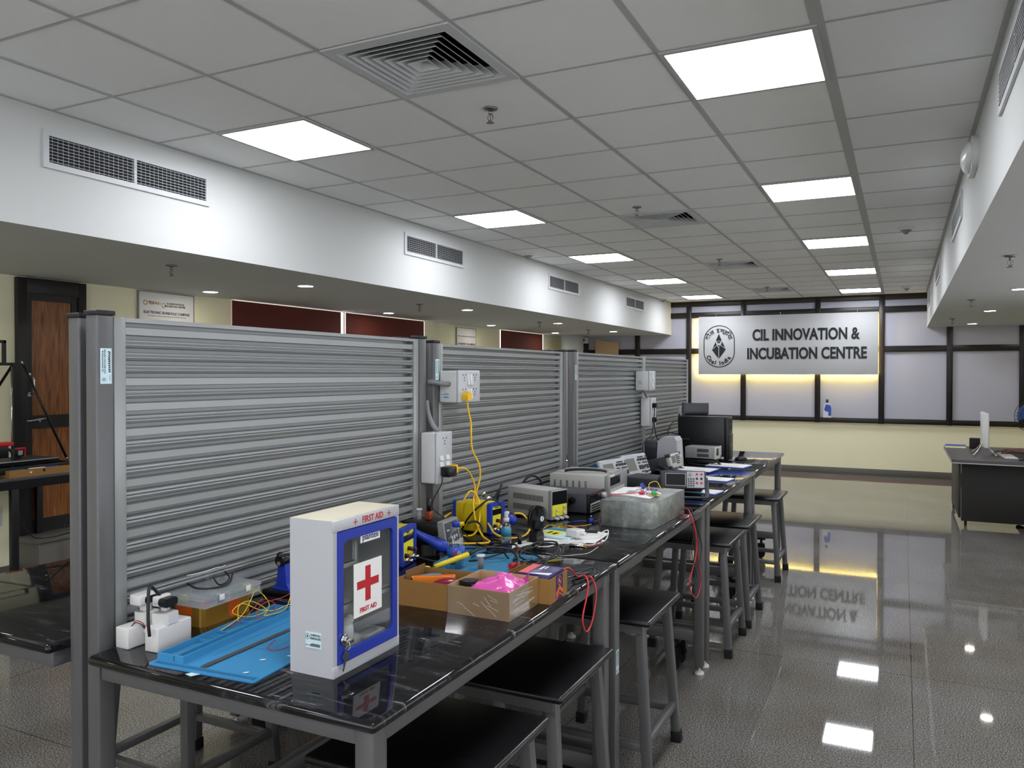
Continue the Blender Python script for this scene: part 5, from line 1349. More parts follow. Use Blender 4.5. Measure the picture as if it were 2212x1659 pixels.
# papers and charger
for k, (pts, lab, zz, m_) in enumerate((([(1.885, -.30), (1.975, -.12), (2.13, -.09), (2.10, .02), (1.93, .02), (1.86, -.16)], 'white sheet under the little fan, lowest of the pile', .0006, 'paper'),
                             ([(1.94, -.10), (2.16, -.05), (2.145, .17), (2.05, .20), (1.93, .06)], 'glossy white plastic sleeve under the charger', .0022, 'paper'))):
    b = MB(); b.prism(pts, Z + zz, Z + zz + .001); tag(b.build('loose_sheet', m_), lab, 'sheet')
t = T('product_packet', 'pale blue packet with yellow label beneath the white charger', 'packet', 1.95, .01, -8, z=Z + .0045)
sub(t, 'packet', 'sticker', lambda b: b.box(-.08, -.05, 0, .10, .13, .008, .002)); sub(t, 'yellow_label', 'ylabel', lambda b: b.box(-.05, -.02, .008, .03, .06, .0086)); sub(t, 'blue_band', 'tealprint', lambda b: b.box(-.078, .07, .008, .095, .12, .0086)); sub(t, 'black_shape', 'ink', lambda b: (b.box(-.035, .0, .0086, -.020, .04, .009), b.box(-.005, -.01, .0086, .012, .03, .009)))
t = T('white_charger', 'white wall charger block on the glossy packet', 'charger', 2.045, -.025, -18, z=Z + .014)
sub(t, 'block', 'white', lambda b: b.box(-.028, 0, 0, .032, .055, .030, .003)); sub(t, 'usb_plug', 'white', lambda b: b.box(.032, .018, .008, .056, .034, .020, .002))
wire('charging_cable', 'white charging cable looping from the charger over the worktop', 'cable', [(2.10, -.02, Z + .028), (2.14, .05, Z + .02), (2.135, .14, Z + .018), (2.155, .13, Z + .022), (2.18, .02, Z + .004), (2.155, -.10, Z + .004), (2.11, -.08, Z + .008), (2.05, -.13, Z + .008), (2.02, -.20, Z + .006), (1.98, -.22, Z + .006), (1.97, -.19, Z + .010), (2.02, -.12, Z + .014), (2.08, -.06, Z + .01)], .0026, 'wcable')
t = T('hobby_knife', 'black capped pen lying on the paper end beyond the charger', 'pen', 2.02, .11, 8, z=Z + .016); sub(t, 'barrel', 'black', lambda b: b.cyl((-.03, 0, 0), (.09, 0, 0), .008)); sub(t, 'tip', 'chrome', lambda b: b.cyl((-.045, 0, 0), (-.03, 0, 0), .005))
t = T('battery_cell', 'silver lithium battery with red leads on the worktop', 'battery', 2.135, -.135, 6, z=Z + .0065)
sub(t, 'cell', 'chrome', lambda b: b.cyl((-.05, 0, 0), (.01, 0, 0), .0065)); sub(t, 'tape', 'goldink', lambda b: b.cyl((.01, 0, 0), (.02, 0, 0), .0068)); sub(t, 'lead', 'rwire', lambda b: b.tube([(.02, 0, 0), (.05, .02, 0), (.07, .06, .004), (.045, .08, .006)], .0014)); sub(t, 'lead', 'cable', lambda b: b.tube([(.02, 0, 0), (.045, .03, 0), (.05, .07, .004)], .0014))
wire('glue_strand', 'thin translucent plastic strand hanging over the bench joint', 'strand', [(2.05, -.30, Z + .003), (2.12, -.32, Z + .003), (2.18, -.26, Z + .003), (2.20, -.22, Z + .003), (2.20, -.12, Z + .006)], .0010, 'wcable')
# multimeter with red and black leads by the carton
t = T('multimeter', 'grey multimeter standing behind the printed carton', 'multimeter', 2.285, -.755, 25)
sub(t, 'case', 'dgrey', lambda b: b.box(-.03, 0, 0, .03, .022, .058, .005)); sub(t, 'face', 'lgrey', lambda b: b.box(-.025, .022, .006, .025, .0235, .052)); sub(t, 'red_edge', 'red', lambda b: b.box(.028, .002, .004, .032, .02, .05, .002))
wire('red_test_lead', 'red test lead drooping over the near worktop edge in a long loop', 'test lead', [(2.29, -.735, Z + .055), (2.31, -.70, Z + .06), (2.315, -.64, Z + .02), (2.335, -.62, Z + .02), (2.362, -.66, Z - .005), (2.372, -.735, Z - .08), (2.372, -.722, Z - .125), (2.372, -.69, Z - .14), (2.372, -.65, Z - .12), (2.372, -.615, Z - .06), (2.366, -.60, Z - .02), (2.345, -.59, Z + .010), (2.32, -.58, Z + .004)], .0028, 'rcable')
wire('black_test_lead', 'black test lead curled beside the drooping red one', 'test lead', [(2.29, -.73, Z + .03), (2.30, -.66, Z + .02), (2.29, -.56, Z + .012), (2.31, -.48, Z + .012), (2.335, -.53, Z + .004), (2.33, -.60, Z + .004), (2.31, -.67, Z + .004)], .0025, 'cable')
t = thing('test_probe', 'black test probe handle on the worktop edge', 'probe', (2.285, -.60, Z + .008), rot=(0, 0, R(60))); sub(t, 'grip', 'black', lambda b: b.lathe([(.0001, 0), (.005, 0), (.007, .03), (.005, .07), (.0001, .07)], axis='X')); sub(t, 'needle', 'chrome', lambda b: b.cyl((-.02, 0, 0), (0, 0, 0), .001))
# tangle of black cables over the dusty mat and behind
cabs = [
 ([(1.72, -.52, Z + .012), (1.80, -.46, Z + .01), (1.90, -.46, Z + .02), (1.97, -.44, Z + .03), (2.03, -.40, Z + .02), (2.08, -.42, Z + .012), (2.10, -.50, Z + .01), (2.06, -.55, Z + .01)], 'black cable crossing the far part of the dusty mat'),
 ([(2.02, -.52, Z + .015), (2.0, -.42, Z + .04), (2.06, -.32, Z + .045), (2.12, -.30, Z + .03), (2.13, -.38, Z + .012), (2.08, -.47, Z + .01), (2.01, -.45, Z + .02), (2.03, -.36, Z + .05), (2.09, -.30, Z + .05), (2.125, -.36, Z + .03), (2.115, -.47, Z + .006)], 'black coiled cable hoop at the right end of the dusty mat'),
 ([(1.965, -.15, Z + .012), (2.0, -.21, Z + .02), (2.0, -.30, Z + .02), (1.98, -.40, Z + .018), (2.02, -.50, Z + .015)], 'thin black cord running from the little fan to the mat'),
 ([(1.63, -.22, Z + .02), (1.70, -.26, Z + .01), (1.80, -.25, Z + .01), (1.84, -.18, Z + .008), (1.80, -.10, Z + .006), (1.86, -.03, Z + .006)], 'black cord on the worktop before the middle rework station'),
 ([(1.66, -.25, Z + .01), (1.76, -.31, Z + .012), (1.86, -.36, Z + .008), (1.90, -.30, Z + .008), (1.84, -.22, Z + .006), (1.74, -.18, Z + .006)], 'second black cord on the worktop before the middle rework station'),
 ([(1.70, -.66, Z + .024), (1.78, -.64, Z + .012), (1.84, -.58, Z + .01), (1.86, -.50, Z + .02), (1.92, -.44, Z + .03), (1.98, -.48, Z + .012)], 'black cord from the near rework station passing behind the bottle'),
 ([(1.735, -.58, Z + .024), (1.80, -.56, Z + .01), (1.88, -.54, Z + .008), (1.96, -.38, Z + .03), (1.90, -.33, Z + .03), (1.82, -.40, Z + .02), (1.72, -.46, Z + .02)], 'second black cord from the near rework station')]
for pts, lab in cabs: wire('black_cable', lab, 'cord', pts, .0034, 'cable')
wire('black_loop_cable', 'black cable arching over the front of the middle rework station', 'cable', [(1.56, -.10, Z + .01), (1.60, -.11, Z + .07), (1.65, -.10, Z + .125), (1.68, -.05, Z + .15), (1.715, -.02, Z + .12), (1.74, -.06, Z + .05), (1.80, -.10, Z + .04)], .0042, 'cable')
wire('iron_holder_cable', 'black cable bent down from the yellow iron in the holder', 'cable', [(1.63, -.17, Z + .062), (1.66, -.15, Z + .068), (1.69, -.155, Z + .05), (1.70, -.17, Z + .01), (1.72, -.24, Z + .006)], .0045, 'cable')
t = thing('soldering_iron', 'yellow soldering iron parked behind the black soldering station', 'soldering iron', (1.555, -.20, Z + .05), rot=(0, R(-10), R(10))); sub(t, 'handle', 'yellow', lambda b: b.cyl((0, 0, 0), (.07, 0, 0), .009)); sub(t, 'tip', 'copper', lambda b: b.cyl((-.05, 0, 0), (0, 0, 0), .003, .004))
# wiring box on the walls of the partition
def socket_box(label, x0, y0, z0, dx, dy, dz, horiz, n_sw, g='white socket boxes on the partition posts'):
    t = thing('socket_box', label, 'socket box', (x0, y0, z0), group=g)
    sub(t, 'box', 'white', lambda b: b.box(0, 0, 0, dx - .010, dy, dz, .006))
    sub(t, 'cover', 'enamel', lambda b: b.box(dx - .012, -.002, -.002, dx, dy + .002, dz + .002, .007, seg=3))
    cols = (.25, .75) if horiz else (.5,)
    for cy_ in cols:
        for cz_ in ((.28, .74) if horiz else (.80,)):
            y, z = dy * cy_, dz * cz_
            sub(t, 'socket_hole', 'ink', lambda b: [b.cyl((dx, y + a, z + c), (dx + .0006, y + a, z + c), .0035, n=8) for a, c in ((0, .006), (0, -.006), (-.012, .018), (.012, .018))])
    for k in range(n_sw):
        if horiz: y, z = dy * (.44 + .12 * (k % 2)), dz * (.72 if k < 2 else .27)
        else: y, z = dy * (.28 if k % 2 else .68), dz * (.50 if k < 2 else .38)
        w, h = (.008, .022) if horiz else (.014, .010)
        sub(t, 'switch', 'white', lambda b: b.prism([(dx, z - h), (dx + .006, z - h), (dx + .001, z + h), (dx, z + h)], y - w, y + w, 'XZ'))
    return t
def plug3(t_label, x, y, z, m_, g=None):
    t = thing('wall_plug', t_label, 'plug', (x, y, z), group=g)
    sub(t, 'plug_body', m_, lambda b: b.prism([(-.016, -.018), (.016, -.018), (.019, .004), (.010, .018), (-.010, .018), (-.019, .004)], 0, .028, 'YZ'))
    return t
SB1 = socket_box('wide white switched socket box high on the second workbench post, yellow plug in it', 1.474, -.142, 1.512, .098, .192, .138, True, 4)
label_sticker(SB1, (.03, -.0004, .03), (0, -1, 0), .042, .026)
SB2 = socket_box('tall white socket box low on the first workbench post, black adapter in it', 1.476, -.295, 1.178, .080, .125, .212, False, 4)
plug3('yellow three pin plug in the wide high socket box', 1.573, -.096, 1.54, 'ycable')
plug3('yellow three pin plug in the tall low socket box', 1.557, -.185, 1.232, 'ycable')
t = thing('power_adapter', 'black plug in power adapter on the tall low socket box', 'adapter', (1.557, -.268, 1.205)); sub(t, 'body', 'black', lambda b: b.box(0, 0, 0, .045, .062, .042, .006)); sub(t, 'cord_exit', 'cable', lambda b: b.cyl((.02, 0, .02), (.02, -.015, .012), .005, .003))
wire('yellow_power_cord', 'yellow power cord hanging from the high socket box to the rework station', 'cord', [(1.588, -.096, 1.525), (1.590, -.092, 1.48), (1.596, -.078, 1.42), (1.598, -.08, 1.36), (1.60, -.07, 1.30), (1.615, -.04, 1.24), (1.615, -.03, 1.18), (1.60, -.04, 1.09), (1.635, -.04, 1.03), (1.70, -.10, .985), (1.76, -.16, .965), (1.83, -.16, .955), (1.86, -.08, .955), (1.85, -.01, .985), (1.82, -.02, 1.03), (1.80, -.06, 1.04)], .0042, 'ycable')
wire('yellow_power_cord', 'yellow power cord curving from the low socket box down to the worktop', 'cord', [(1.58, -.17, 1.232), (1.60, -.14, 1.23), (1.60, -.09, 1.20), (1.60, -.05, 1.14), (1.60, -.06, 1.09), (1.62, -.10, 1.07), (1.65, -.13, 1.0), (1.72, -.20, .96), (1.78, -.26, .95), (1.68, -.36, .955), (1.66, -.40, .955)], .0042, 'ycable')
wire('yellow_power_cord', 'yellow power cord looping over the top of the middle rework station', 'cord', [(1.55, -.06, .97), (1.56, -.10, 1.03), (1.58, -.11, 1.09), (1.60, -.08, 1.125), (1.62, -.05, 1.08), (1.66, -.12, 1.0), (1.66, -.18, .955), (1.58, -.20, .96), (1.50, -.15, 1.0), (1.49, -.07, 1.02)], .0042, 'ycable')
wire('adapter_cord', 'thin black cord falling from the black adapter to the soldering station', 'cord', [(1.575, -.285, 1.215), (1.575, -.29, 1.18), (1.55, -.31, 1.12), (1.545, -.31, 1.08), (1.58, -.28, 1.04), (1.62, -.25, 1.0), (1.66, -.22, .96)], .0026, 'cable')
b = MB(); b.tube([(1.452, -.20, 1.60), (1.475, -.19, 1.60), (1.51, -.16, 1.592), (1.535, -.12, 1.592)], .011, 10, 14, ridge=.07); tag(b.build('flexible_conduit', 'conduit'), 'grey corrugated conduit entering the side of the high socket box', 'conduit')
b = MB(); b.tube([(1.45, -.21, 1.52), (1.465, -.22, 1.47), (1.49, -.225, 1.42), (1.515, -.22, 1.392)], .011, 10, 14, ridge=.07); tag(b.build('flexible_conduit', 'conduit'), 'grey corrugated conduit slanting down into the low socket box', 'conduit')
SB3 = socket_box('white switched socket box high on the joint of the last two partitions', 1.472, 2.70, 1.513, .112, .15, .145, True, 4, None)
label_sticker(SB3, (.03, -.0004, .06), (0, -1, 0), .045, .03)
SB4 = socket_box('white socket box with two black plugs at the joint of the last two partitions', 1.472, 2.835, 1.235, .085, .13, .215, False, 2, None)
plug3('upper black plug in the far lower socket box', 1.558, 2.87, 1.395, 'black'); plug3('lower black plug in the far lower socket box', 1.558, 2.87, 1.285, 'black')
wire('black_mains_cord', 'black mains cord falling from the upper plug of the far socket box', 'cord', [(1.575, 2.86, 1.385), (1.575, 2.85, 1.32), (1.57, 2.80, 1.18), (1.55, 2.66, 1.12), (1.56, 2.62, 1.05), (1.58, 2.70, .99)], .004, 'cable')
wire('black_mains_cord', 'black mains cord falling from the lower plug of the far socket box', 'cord', [(1.575, 2.86, 1.275), (1.575, 2.86, 1.23), (1.58, 2.90, 1.15), (1.60, 2.93, 1.10), (1.62, 2.95, 1.0)], .004, 'cable')
b = MB(); b.tube([(1.49, 2.83, 1.515), (1.50, 2.86, 1.49), (1.51, 2.89, 1.45)], .011, 10, 12, ridge=.07); tag(b.build('flexible_conduit', 'conduit'), 'short grey conduit joining the two far socket boxes', 'conduit')

# ------------------------------------------------------------------ second workbench
Z2 = BT
t = case('bench_power_supply', 'grey bench power supply with a bright yellow terminal face', 'power supply', 1.803, .330, -17, .285, .115, .143, 'lgrey')
def _f(b):
    for r0 in (.085, .035):
        for k in range(26): b.box(-.245 + k * .0075, -.0006, r0, -.2415 + k * .0075, .0004, r0 + .028)
sub(t, 'vent_slots', 'ink', _f)
sub(t, 'front_bezel', 'mgrey', lambda b: b.box(-.02, -.001, .005, .002, .116, .1435, .002)); sub(t, 'black_face', 'screen', lambda b: b.box(.002, .004, .075, .004, .111, .138)); yf = sub(t, 'yellow_face', 'ylabel', lambda b: b.box(.002, .004, .022, .004, .111, .075))
for y, z in ((.085, .062), (.085, .034), (.03, .05), (.03, .028)): sub(yf, 'knob', 'wknob', lambda b: knob(b, y, z, .008 if y > .05 else .005, .014, .004))
for y, m_ in ((.02, 'ink'), (.055, 'green'), (.09, 'red')): sub(t, 'terminal', 'wknob', lambda b: (b.cyl((.002, y, .012), (.024, y, .012), .007), b.cyl((.024, y, .012), (.03, y, .012), .004))); 
wire('thick_black_cable', 'thick black cable leaning against the grey power supply', 'cable', [(1.50, .30, Z + .02), (1.51, .30, Z + .08), (1.525, .335, Z + .13), (1.52, .37, Z + .15), (1.505, .36, Z + .10), (1.50, .35, Z + .02)], .006, 'cable')
wire('thick_black_cable', 'thick black cable hooped behind the grey power supply', 'cable', [(1.52, .56, Z + .04), (1.54, .58, Z + .14), (1.57, .62, Z + .17), (1.60, .66, Z + .14), (1.60, .68, Z + .05)], .006, 'cable')
t = case('programmable_power_supply', 'black programmable power supply with white keypad and carrying handle', 'power supply', 1.897, .575, 0, .30, .215, .100, 'dgrey')
sub(t, 'front_bezel', 'black', lambda b: b.box(-.01, -.002, .004, .006, .217, .102, .002)); kp = sub(t, 'keypad', 'wknob', lambda b: b.box(.006, .012, .010, .008, .150, .052)); sub(kp, 'keys', 'ink', lambda b: [b.box(.008, .018 + .014 * i, .014 + .012 * j, .0095, .028 + .014 * i, .021 + .012 * j) for i in range(9) for j in range(3)]); sub(t, 'display', 'screen', lambda b: b.box(.006, .015, .06, .0065, .15, .09)); sub(t, 'display_line', 'redink', lambda b: b.box(.0065, .02, .092, .007, .20, .0935)); sub(t, 'dial', 'wknob', lambda b: knob(b, .185, .075, .016, .022, .006))
sub(t, 'carry_handle', 'black', lambda b: (b.cyl((-.085, -.002, .066), (-.085, -.012, .066), .018), b.bar((-.085, -.008, .066), (-.165, -.008, .006), .028, .008, .003, upv=(0, 1, 0)), b.cyl((-.165, -.010, .010), (-.165, .0, .010), .012), b.bar((-.165, -.006, .012), (-.165, .22, .012), .02, .008)))
t = case('frequency_counter', 'large light grey instrument with carrying strap behind the black power supply', 'instrument', 1.862, .955, 2, .335, .35, .145, 'lgrey')
sub(t, 'slots', 'ink', lambda b: [b.box(-.31 + .036 * g_ + .0, -.0006, .065 + .006 * j, -.298 + .036 * g_, .0004, .068 + .006 * j) for g_ in range(6) for j in range(8)])
fb = sub(t, 'front_bezel', 'mgrey', lambda b: b.box(-.016, -.003, .002, .010, .353, .148, .006)); sub(fb, 'display', 'screen', lambda b: b.box(.010, .02, .09, .012, .20, .135)); sub(fb, 'buttons', 'wknob', lambda b: [b.box(.010, .02 + .03 * i, .03 + .025 * j, .014, .042 + .03 * i, .045 + .025 * j) for i in range(9) for j in range(2)])
sub(t, 'brand_tag', 'paper', lambda b: b.box(.010, .02, .136, .0115, .09, .146)); sub(t, 'strap_handle', 'black', lambda b: b.tube([(-.29, .08, .146), (-.25, .09, .158), (-.16, .11, .162), (-.07, .13, .158), (-.03, .14, .146)], .007)); sub(t, 'strap_end', 'lgrey', lambda b: (b.box(-.31, .065, .145, -.275, .095, .155, .002), b.box(-.045, .125, .145, -.01, .155, .155, .002)))
# galvanised box
t = T('galvanised_box', 'dull galvanised sheet metal box at the front of the second workbench', 'metal box', 2.046, .338, -2)
sub(t, 'box_shell', 'galv', lambda b: b.box(0, 0, .001, .248, .50, .120, .0015)); sub(t, 'lid_seam', 'dgrey', lambda b: (b.box(.2479, .0, .1195, .2484, .5, .1200), b.box(0, -.0004, .0, .248, .0001, .0012)))
t = T('paper_sheets', 'curled paper sheets lying on the galvanised box', 'paper', 2.04, .56, 6, z=Z + .1205)
sub(t, 'sheet', 'paper', lambda b: b.prism([(-.02, -.02), (.19, -.13), (.215, .05), (.10, .22), (.0, .20)], .0, .002)); sub(t, 'blue_marks', 'bwire', lambda b: (b.box(.15, .0, .002, .21, .01, .006), b.box(.13, .12, .002, .18, .15, .008))); sub(t, 'pencil_marks', 'mgrey', lambda b: b.box(.05, .0, .002, .09, .09, .0024))
t = T('circuit_board', 'small circuit board with green screw terminals on the paper', 'circuit board', 2.235, .56, 20, z=Z + .124)
sub(t, 'board', 'goldink', lambda b: b.box(-.03, -.05, 0, .02, .05, .002)); 
for k in range(4): sub(t, 'terminal', 'green', lambda b: b.box(-.012, -.045 + .024 * k, .002, .008, -.026 + .024 * k, .016, .001))
t = T('blue_knob', 'round blue knob potentiometer standing on the paper', 'knob', 2.145, .66, 0, z=Z + .124); sub(t, 'knob', 'blue', lambda b: b.cyl((0, -.006, .022), (.006, .0, .026), .016, n=20)); sub(t, 'body', 'chrome', lambda b: b.cyl((0, 0, 0), (0, 0, .012), .008))
wire('red_clip_lead', 'red clip lead curving over the top of the galvanised box', 'test lead', [(2.06, .42, Z + .124), (2.08, .40, Z + .135), (2.10, .44, Z + .135), (2.14, .50, Z + .132), (2.17, .52, Z + .136)], .0022, 'rcable'); t = thing('crocodile_clip', 'red crocodile clip on the papers of the galvanised box', 'clip', (2.17, .53, Z + .132), rot=(0, 0, R(60))); sub(t, 'boot', 'red', lambda b: b.lathe([(.0001, 0), (.006, 0), (.009, .02), (.004, .035), (.0001, .035)], axis='X')); sub(t, 'jaw', 'chrome', lambda b: b.cyl((.035, 0, 0), (.055, 0, 0), .0025, .001))
for k, (m_, pts, lab) in enumerate((('ywire', [(2.20, .60, Z + .13), (2.18, .66, Z + .16), (2.20, .72, Z + .165), (2.23, .70, Z + .13)], 'yellow jumper wire arched over the small circuit board'), ('rwire', [(2.17, .62, Z + .128), (2.20, .68, Z + .14), (2.23, .74, Z + .13)], 'red jumper wire beside the small circuit board'), ('cable', [(2.12, .64, Z + .128), (2.16, .70, Z + .14), (2.13, .72, Z + .126), (2.17, .76, Z + .128)], 'black jumper wire behind the small circuit board'), ('bwire', [(2.16, .55, Z + .128), (2.20, .52, Z + .13), (2.22, .50, Z + .128)], 'blue jumper wire before the small circuit board'))): wire('jumper_wire', lab, 'wire', pts, .0014, m_)
wire('red_test_lead', 'red test lead hanging lowest over the edge past the galvanised box', 'test lead', [(2.29, .80, Z + .03), (2.34, .78, Z + .03), (2.372, .74, Z - .01), (2.378, .80, Z - .10), (2.378, .79, Z - .20), (2.378, .66, Z - .30), (2.378, .72, Z - .37), (2.378, .82, Z - .41), (2.378, .90, Z - .36), (2.378, .86, Z - .26), (2.378, .80, Z - .12), (2.376, .74, Z - .03), (2.34, .72, Z + .01), (2.30, .74, Z + .012)], .0028, 'rcable')
wire('black_test_lead', 'black test lead hanging with the red one past the galvanised box', 'test lead', [(2.29, .84, Z + .03), (2.34, .82, Z + .03), (2.375, .78, Z - .02), (2.382, .86, Z - .12), (2.382, .90, Z - .2), (2.382, .78, Z - .28), (2.382, .70, Z - .32)], .0025, 'cable')
wire('black_test_lead', 'thin black lead forming a narrow loop past the galvanised box', 'test lead', [(2.30, .78, Z + .03), (2.36, .75, Z + .01), (2.384, .72, Z - .08), (2.384, .68, Z - .15), (2.384, .74, Z - .24), (2.384, .79, Z - .30), (2.384, .72, Z - .35)], .0018, 'cable')
t = T('potentiometer', 'blue ten turn potentiometer standing by the galvanised box', 'potentiometer', 1.985, .375, 0); sub(t, 'body', 'blue', lambda b: b.cyl((0, 0, 0), (0, 0, .022), .011)); sub(t, 'shaft', 'chrome', lambda b: b.cyl((0, 0, .022), (0, 0, .036), .003))
for m_, pts, lab in (('ywire', [(1.93, .05, Z + .004), (1.90, .14, Z + .006), (1.93, .20, Z + .012), (1.96, .24, Z + .006), (1.99, .28, Z + .005), (2.0, .34, Z + .003)], 'yellow wire from the blue potentiometer to the papers'), ('ywire', [(1.85, .12, Z + .003), (1.86, .18, Z + .014), (1.93, .17, Z + .01), (1.99, .12, Z + .018)], 'second yellow wire crossing beyond the little fan'), ('rwire', [(1.90, .15, Z + .003), (1.93, .19, Z + .014), (1.96, .21, Z + .008), (1.99, .30, Z + .003)], 'thin red wire beside the yellow potentiometer wire'), ('bwire', [(1.88, .30, Z + .002), (1.92, .36, Z + .006), (1.96, .38, Z + .006)], 'thin blue wire behind the potentiometer'), ('rcable', [(2.04, .36, Z + .05), (2.02, .40, Z + .03), (2.0, .44, Z + .015), (2.03, .37, Z + .006)], 'red lead bent at the corner of the galvanised box')): wire('hookup_wire', lab, 'wire', pts, .0015, m_)
# bench multimeter tilted up on its handle
t = thing('bench_multimeter', 'dark grey bench multimeter with screen and red sockets, propped on its handle', 'multimeter', (2.072, 1.245, Z + .060), rot=Euler((R(0), R(-12), R(-74)), 'XYZ'))
sub(t, 'case', 'dgrey', lambda b: b.box(-.26, .008, 0, -.006, .242, .092, .006)); fb = sub(t, 'front_bezel', 'dgrey', lambda b: b.box(-.02, 0, -.004, .006, .25, .098, .008)); sub(fb, 'screen_frame', 'mgrey', lambda b: b.ring([(.028, .012), (.140, .012), (.140, .082), (.028, .082)], [(.032, .016), (.136, .016), (.136, .078), (.032, .078)], .006, .009, 'YZ')); sub(fb, 'screen', 'screen', lambda b: b.box(.006, .032, .016, .0075, .136, .078)); kp = sub(fb, 'keypad', 'enamel', lambda b: b.box(.006, .146, .004, .008, .240, .092))
sub(kp, 'keys', 'dgrey', lambda b: [b.box(.008, .150 + .0135 * i, .010 + .0125 * j, .0098, .160 + .0135 * i, .018 + .0125 * j) for i in range(3) for j in range(4)]); sub(kp, 'dial', 'mgrey', lambda b: b.cyl((.008, .163, .078), (.018, .163, .078), .010))
for y, z, m_ in ((.200, .078, 'red'), (.224, .078, 'red'), (.200, .054, 'ink'), (.224, .054, 'ink'), (.200, .030, 'red'), (.224, .030, 'red')): sub(kp, 'socket', m_, lambda b: b.cyl((.008, y, z), (.011, y, z), .0065))
sub(t, 'prop_handle', 'dgrey', lambda b: (b.cyl((-.06, -.012, .05), (-.06, .008, .05), .02), b.cyl((-.06, .242, .05), (-.06, .262, .05), .02), b.bar((-.06, -.006, .05), (.015, -.006, -.05), .012, .022, .003, upv=(0, 1, 0)), b.bar((-.06, .256, .05), (.015, .256, -.05), .012, .022, .003, upv=(0, 1, 0)), b.bar((.015, -.008, -.05), (.015, .258, -.05), .022, .012, .003)))
# clipboards
for k, (pts, lab) in enumerate((((2.115, 1.52, .21, .16, -8), 'white sheets on a blue clipboard nearest, right of the bench multimeter'), ((2.04, 2.10, .24, .17, -6), 'white sheets on a blue clipboard, second from the camera'), ((1.80, 2.55, .27, .22, -6), 'white sheets on a blue clipboard under the tilted generator'), ((1.95, 2.92, .29, .22, -8), 'white sheets on a blue clipboard, farthest, by the mouse'))):
    x, y, w, l, rz = pts
    t = T('clipboard', lab, 'clipboard', x, y, rz, group='blue clipboards with white sheets')
    sub(t, 'board', 'clipblue', lambda b: b.box(0, 0, 0, w, l, .005, .001)); sub(t, 'sheet', 'paper', lambda b: b.box(.0, .004, .005, w - .004, l - .004, .009)); sub(t, 'print', 'mgrey', lambda b: [b.box(.03, .03 + .02 * q, .009, w - .06, .0315 + .02 * q, .0092) for q in range(5)])
# oscilloscopes
def scope(label, x, y, z=Z):
    t = thing('oscilloscope', label, 'oscilloscope', (x, y, z + .004), rot=(0, R(-22), R(-14)), group='white and blue oscilloscopes')
    W, H = .30, .15
    sub(t, 'case', 'tekblue', lambda b: b.box(-.115, .008, .006, -.02, W - .008, H - .01, .008)); fb = sub(t, 'front_bezel', 'enamel', lambda b: b.box(-.03, 0, 0, 0, W, H, .010)); sub(fb, 'screen', 'gscreen', lambda b: b.box(0, .025, .035, .0015, .135, .120)); sub(fb, 'buttons', 'dgrey', lambda b: [b.box(0, .165 + .018 * i, .018 + .02 * j, .004, .175 + .018 * i, .027 + .02 * j) for i in range(7) for j in range(6) if (i + j) % 5]); sub(fb, 'dials', 'dgrey', lambda b: [b.cyl((0, .175 + .032 * i, .105 - .05 * j), (.010, .175 + .032 * i, .105 - .05 * j), .008) for i in range(4) for j in range(2)])
    sub(t, 'front_foot', 'enamel', lambda b: b.bar((-.04, .05, .01), (.012, .05, -.02), .012, .008)); sub(t, 'front_foot', 'enamel', lambda b: b.bar((-.04, W - .05, .01), (.012, W - .05, -.02), .012, .008))
    return t
scope('white faced oscilloscope, nearer of the two by the partition', 1.665, 1.50, Z + .02)
scope('white faced oscilloscope, farther of the two by the partition', 1.690, 1.86, Z + .02)
for pts, lab in (([(1.72, 1.75, Z + .03), (1.80, 1.72, Z + .05), (1.86, 1.80, Z + .05), (1.92, 1.78, Z + .02)], 'black scope probe lead before the near oscilloscope'), ([(1.75, 2.05, Z + .04), (1.82, 1.98, Z + .07), (1.90, 2.02, Z + .04), (1.86, 2.10, Z + .01)], 'black scope probe lead before the far oscilloscope'), ([(1.80, 1.70, Z + .01), (1.90, 1.72, Z + .02), (1.88, 1.60, Z + .01)], 'black scope lead curled on the worktop')): wire('probe_lead', lab, 'probe lead', pts, .004, 'cable')
t = case('dark_instrument', 'low dark grey instrument lying behind the bench multimeter', 'instrument', 1.98, 1.55, -10, .26, .22, .062, 'dgrey')
sub(t, 'front_trim', 'black', lambda b: b.box(0, .006, .01, .004, .214, .056))
t = thing('signal_generator', 'dark bodied signal generator with pale front tilted on its handle', 'signal generator', (1.835, 2.40, Z + .035), rot=(0, R(-14), R(-4)))
sub(t, 'case', 'dgrey', lambda b: b.box(-.27, .006, 0, -.02, .224, .085, .005)); fb = sub(t, 'front_bezel', 'lgrey', lambda b: b.box(-.035, 0, -.006, .0, .23, .098, .010)); sub(fb, 'screen', 'gscreen', lambda b: b.box(0, .03, .03, .0015, .11, .08)); sub(fb, 'buttons', 'dgrey', lambda b: [b.box(0, .125 + .016 * i, .02 + .014 * j, .003, .135 + .016 * i, .028 + .014 * j) for i in range(4) for j in range(5)]); sub(fb, 'dial', 'wknob', lambda b: b.cyl((0, .205, .065), (.014, .205, .065), .013)); sub(fb, 'corner_guard', 'dgrey', lambda b: (b.box(-.036, -.003, .075, .002, .02, .101, .004), b.box(-.036, .21, .075, .002, .233, .101, .004), b.box(-.036, -.003, -.009, .002, .02, .015, .004)))
sub(t, 'prop_handle', 'dgrey', lambda b: (b.cyl((-.09, -.012, .045), (-.09, .006, .045), .018), b.bar((-.09, -.006, .045), (.01, -.006, -.04), .012, .02, .003, upv=(0, 1, 0)), b.cyl((-.09, .224, .045), (-.09, .242, .045), .018), b.bar((-.09, .236, .045), (.01, .236, -.04), .012, .02, .003, upv=(0, 1, 0)), b.bar((.01, -.008, -.04), (.01, .238, -.04), .02, .01)))
t = T('white_case', 'large off white plastic case with dark back before the computer tower', 'instrument case', 1.80, 2.70, 0)
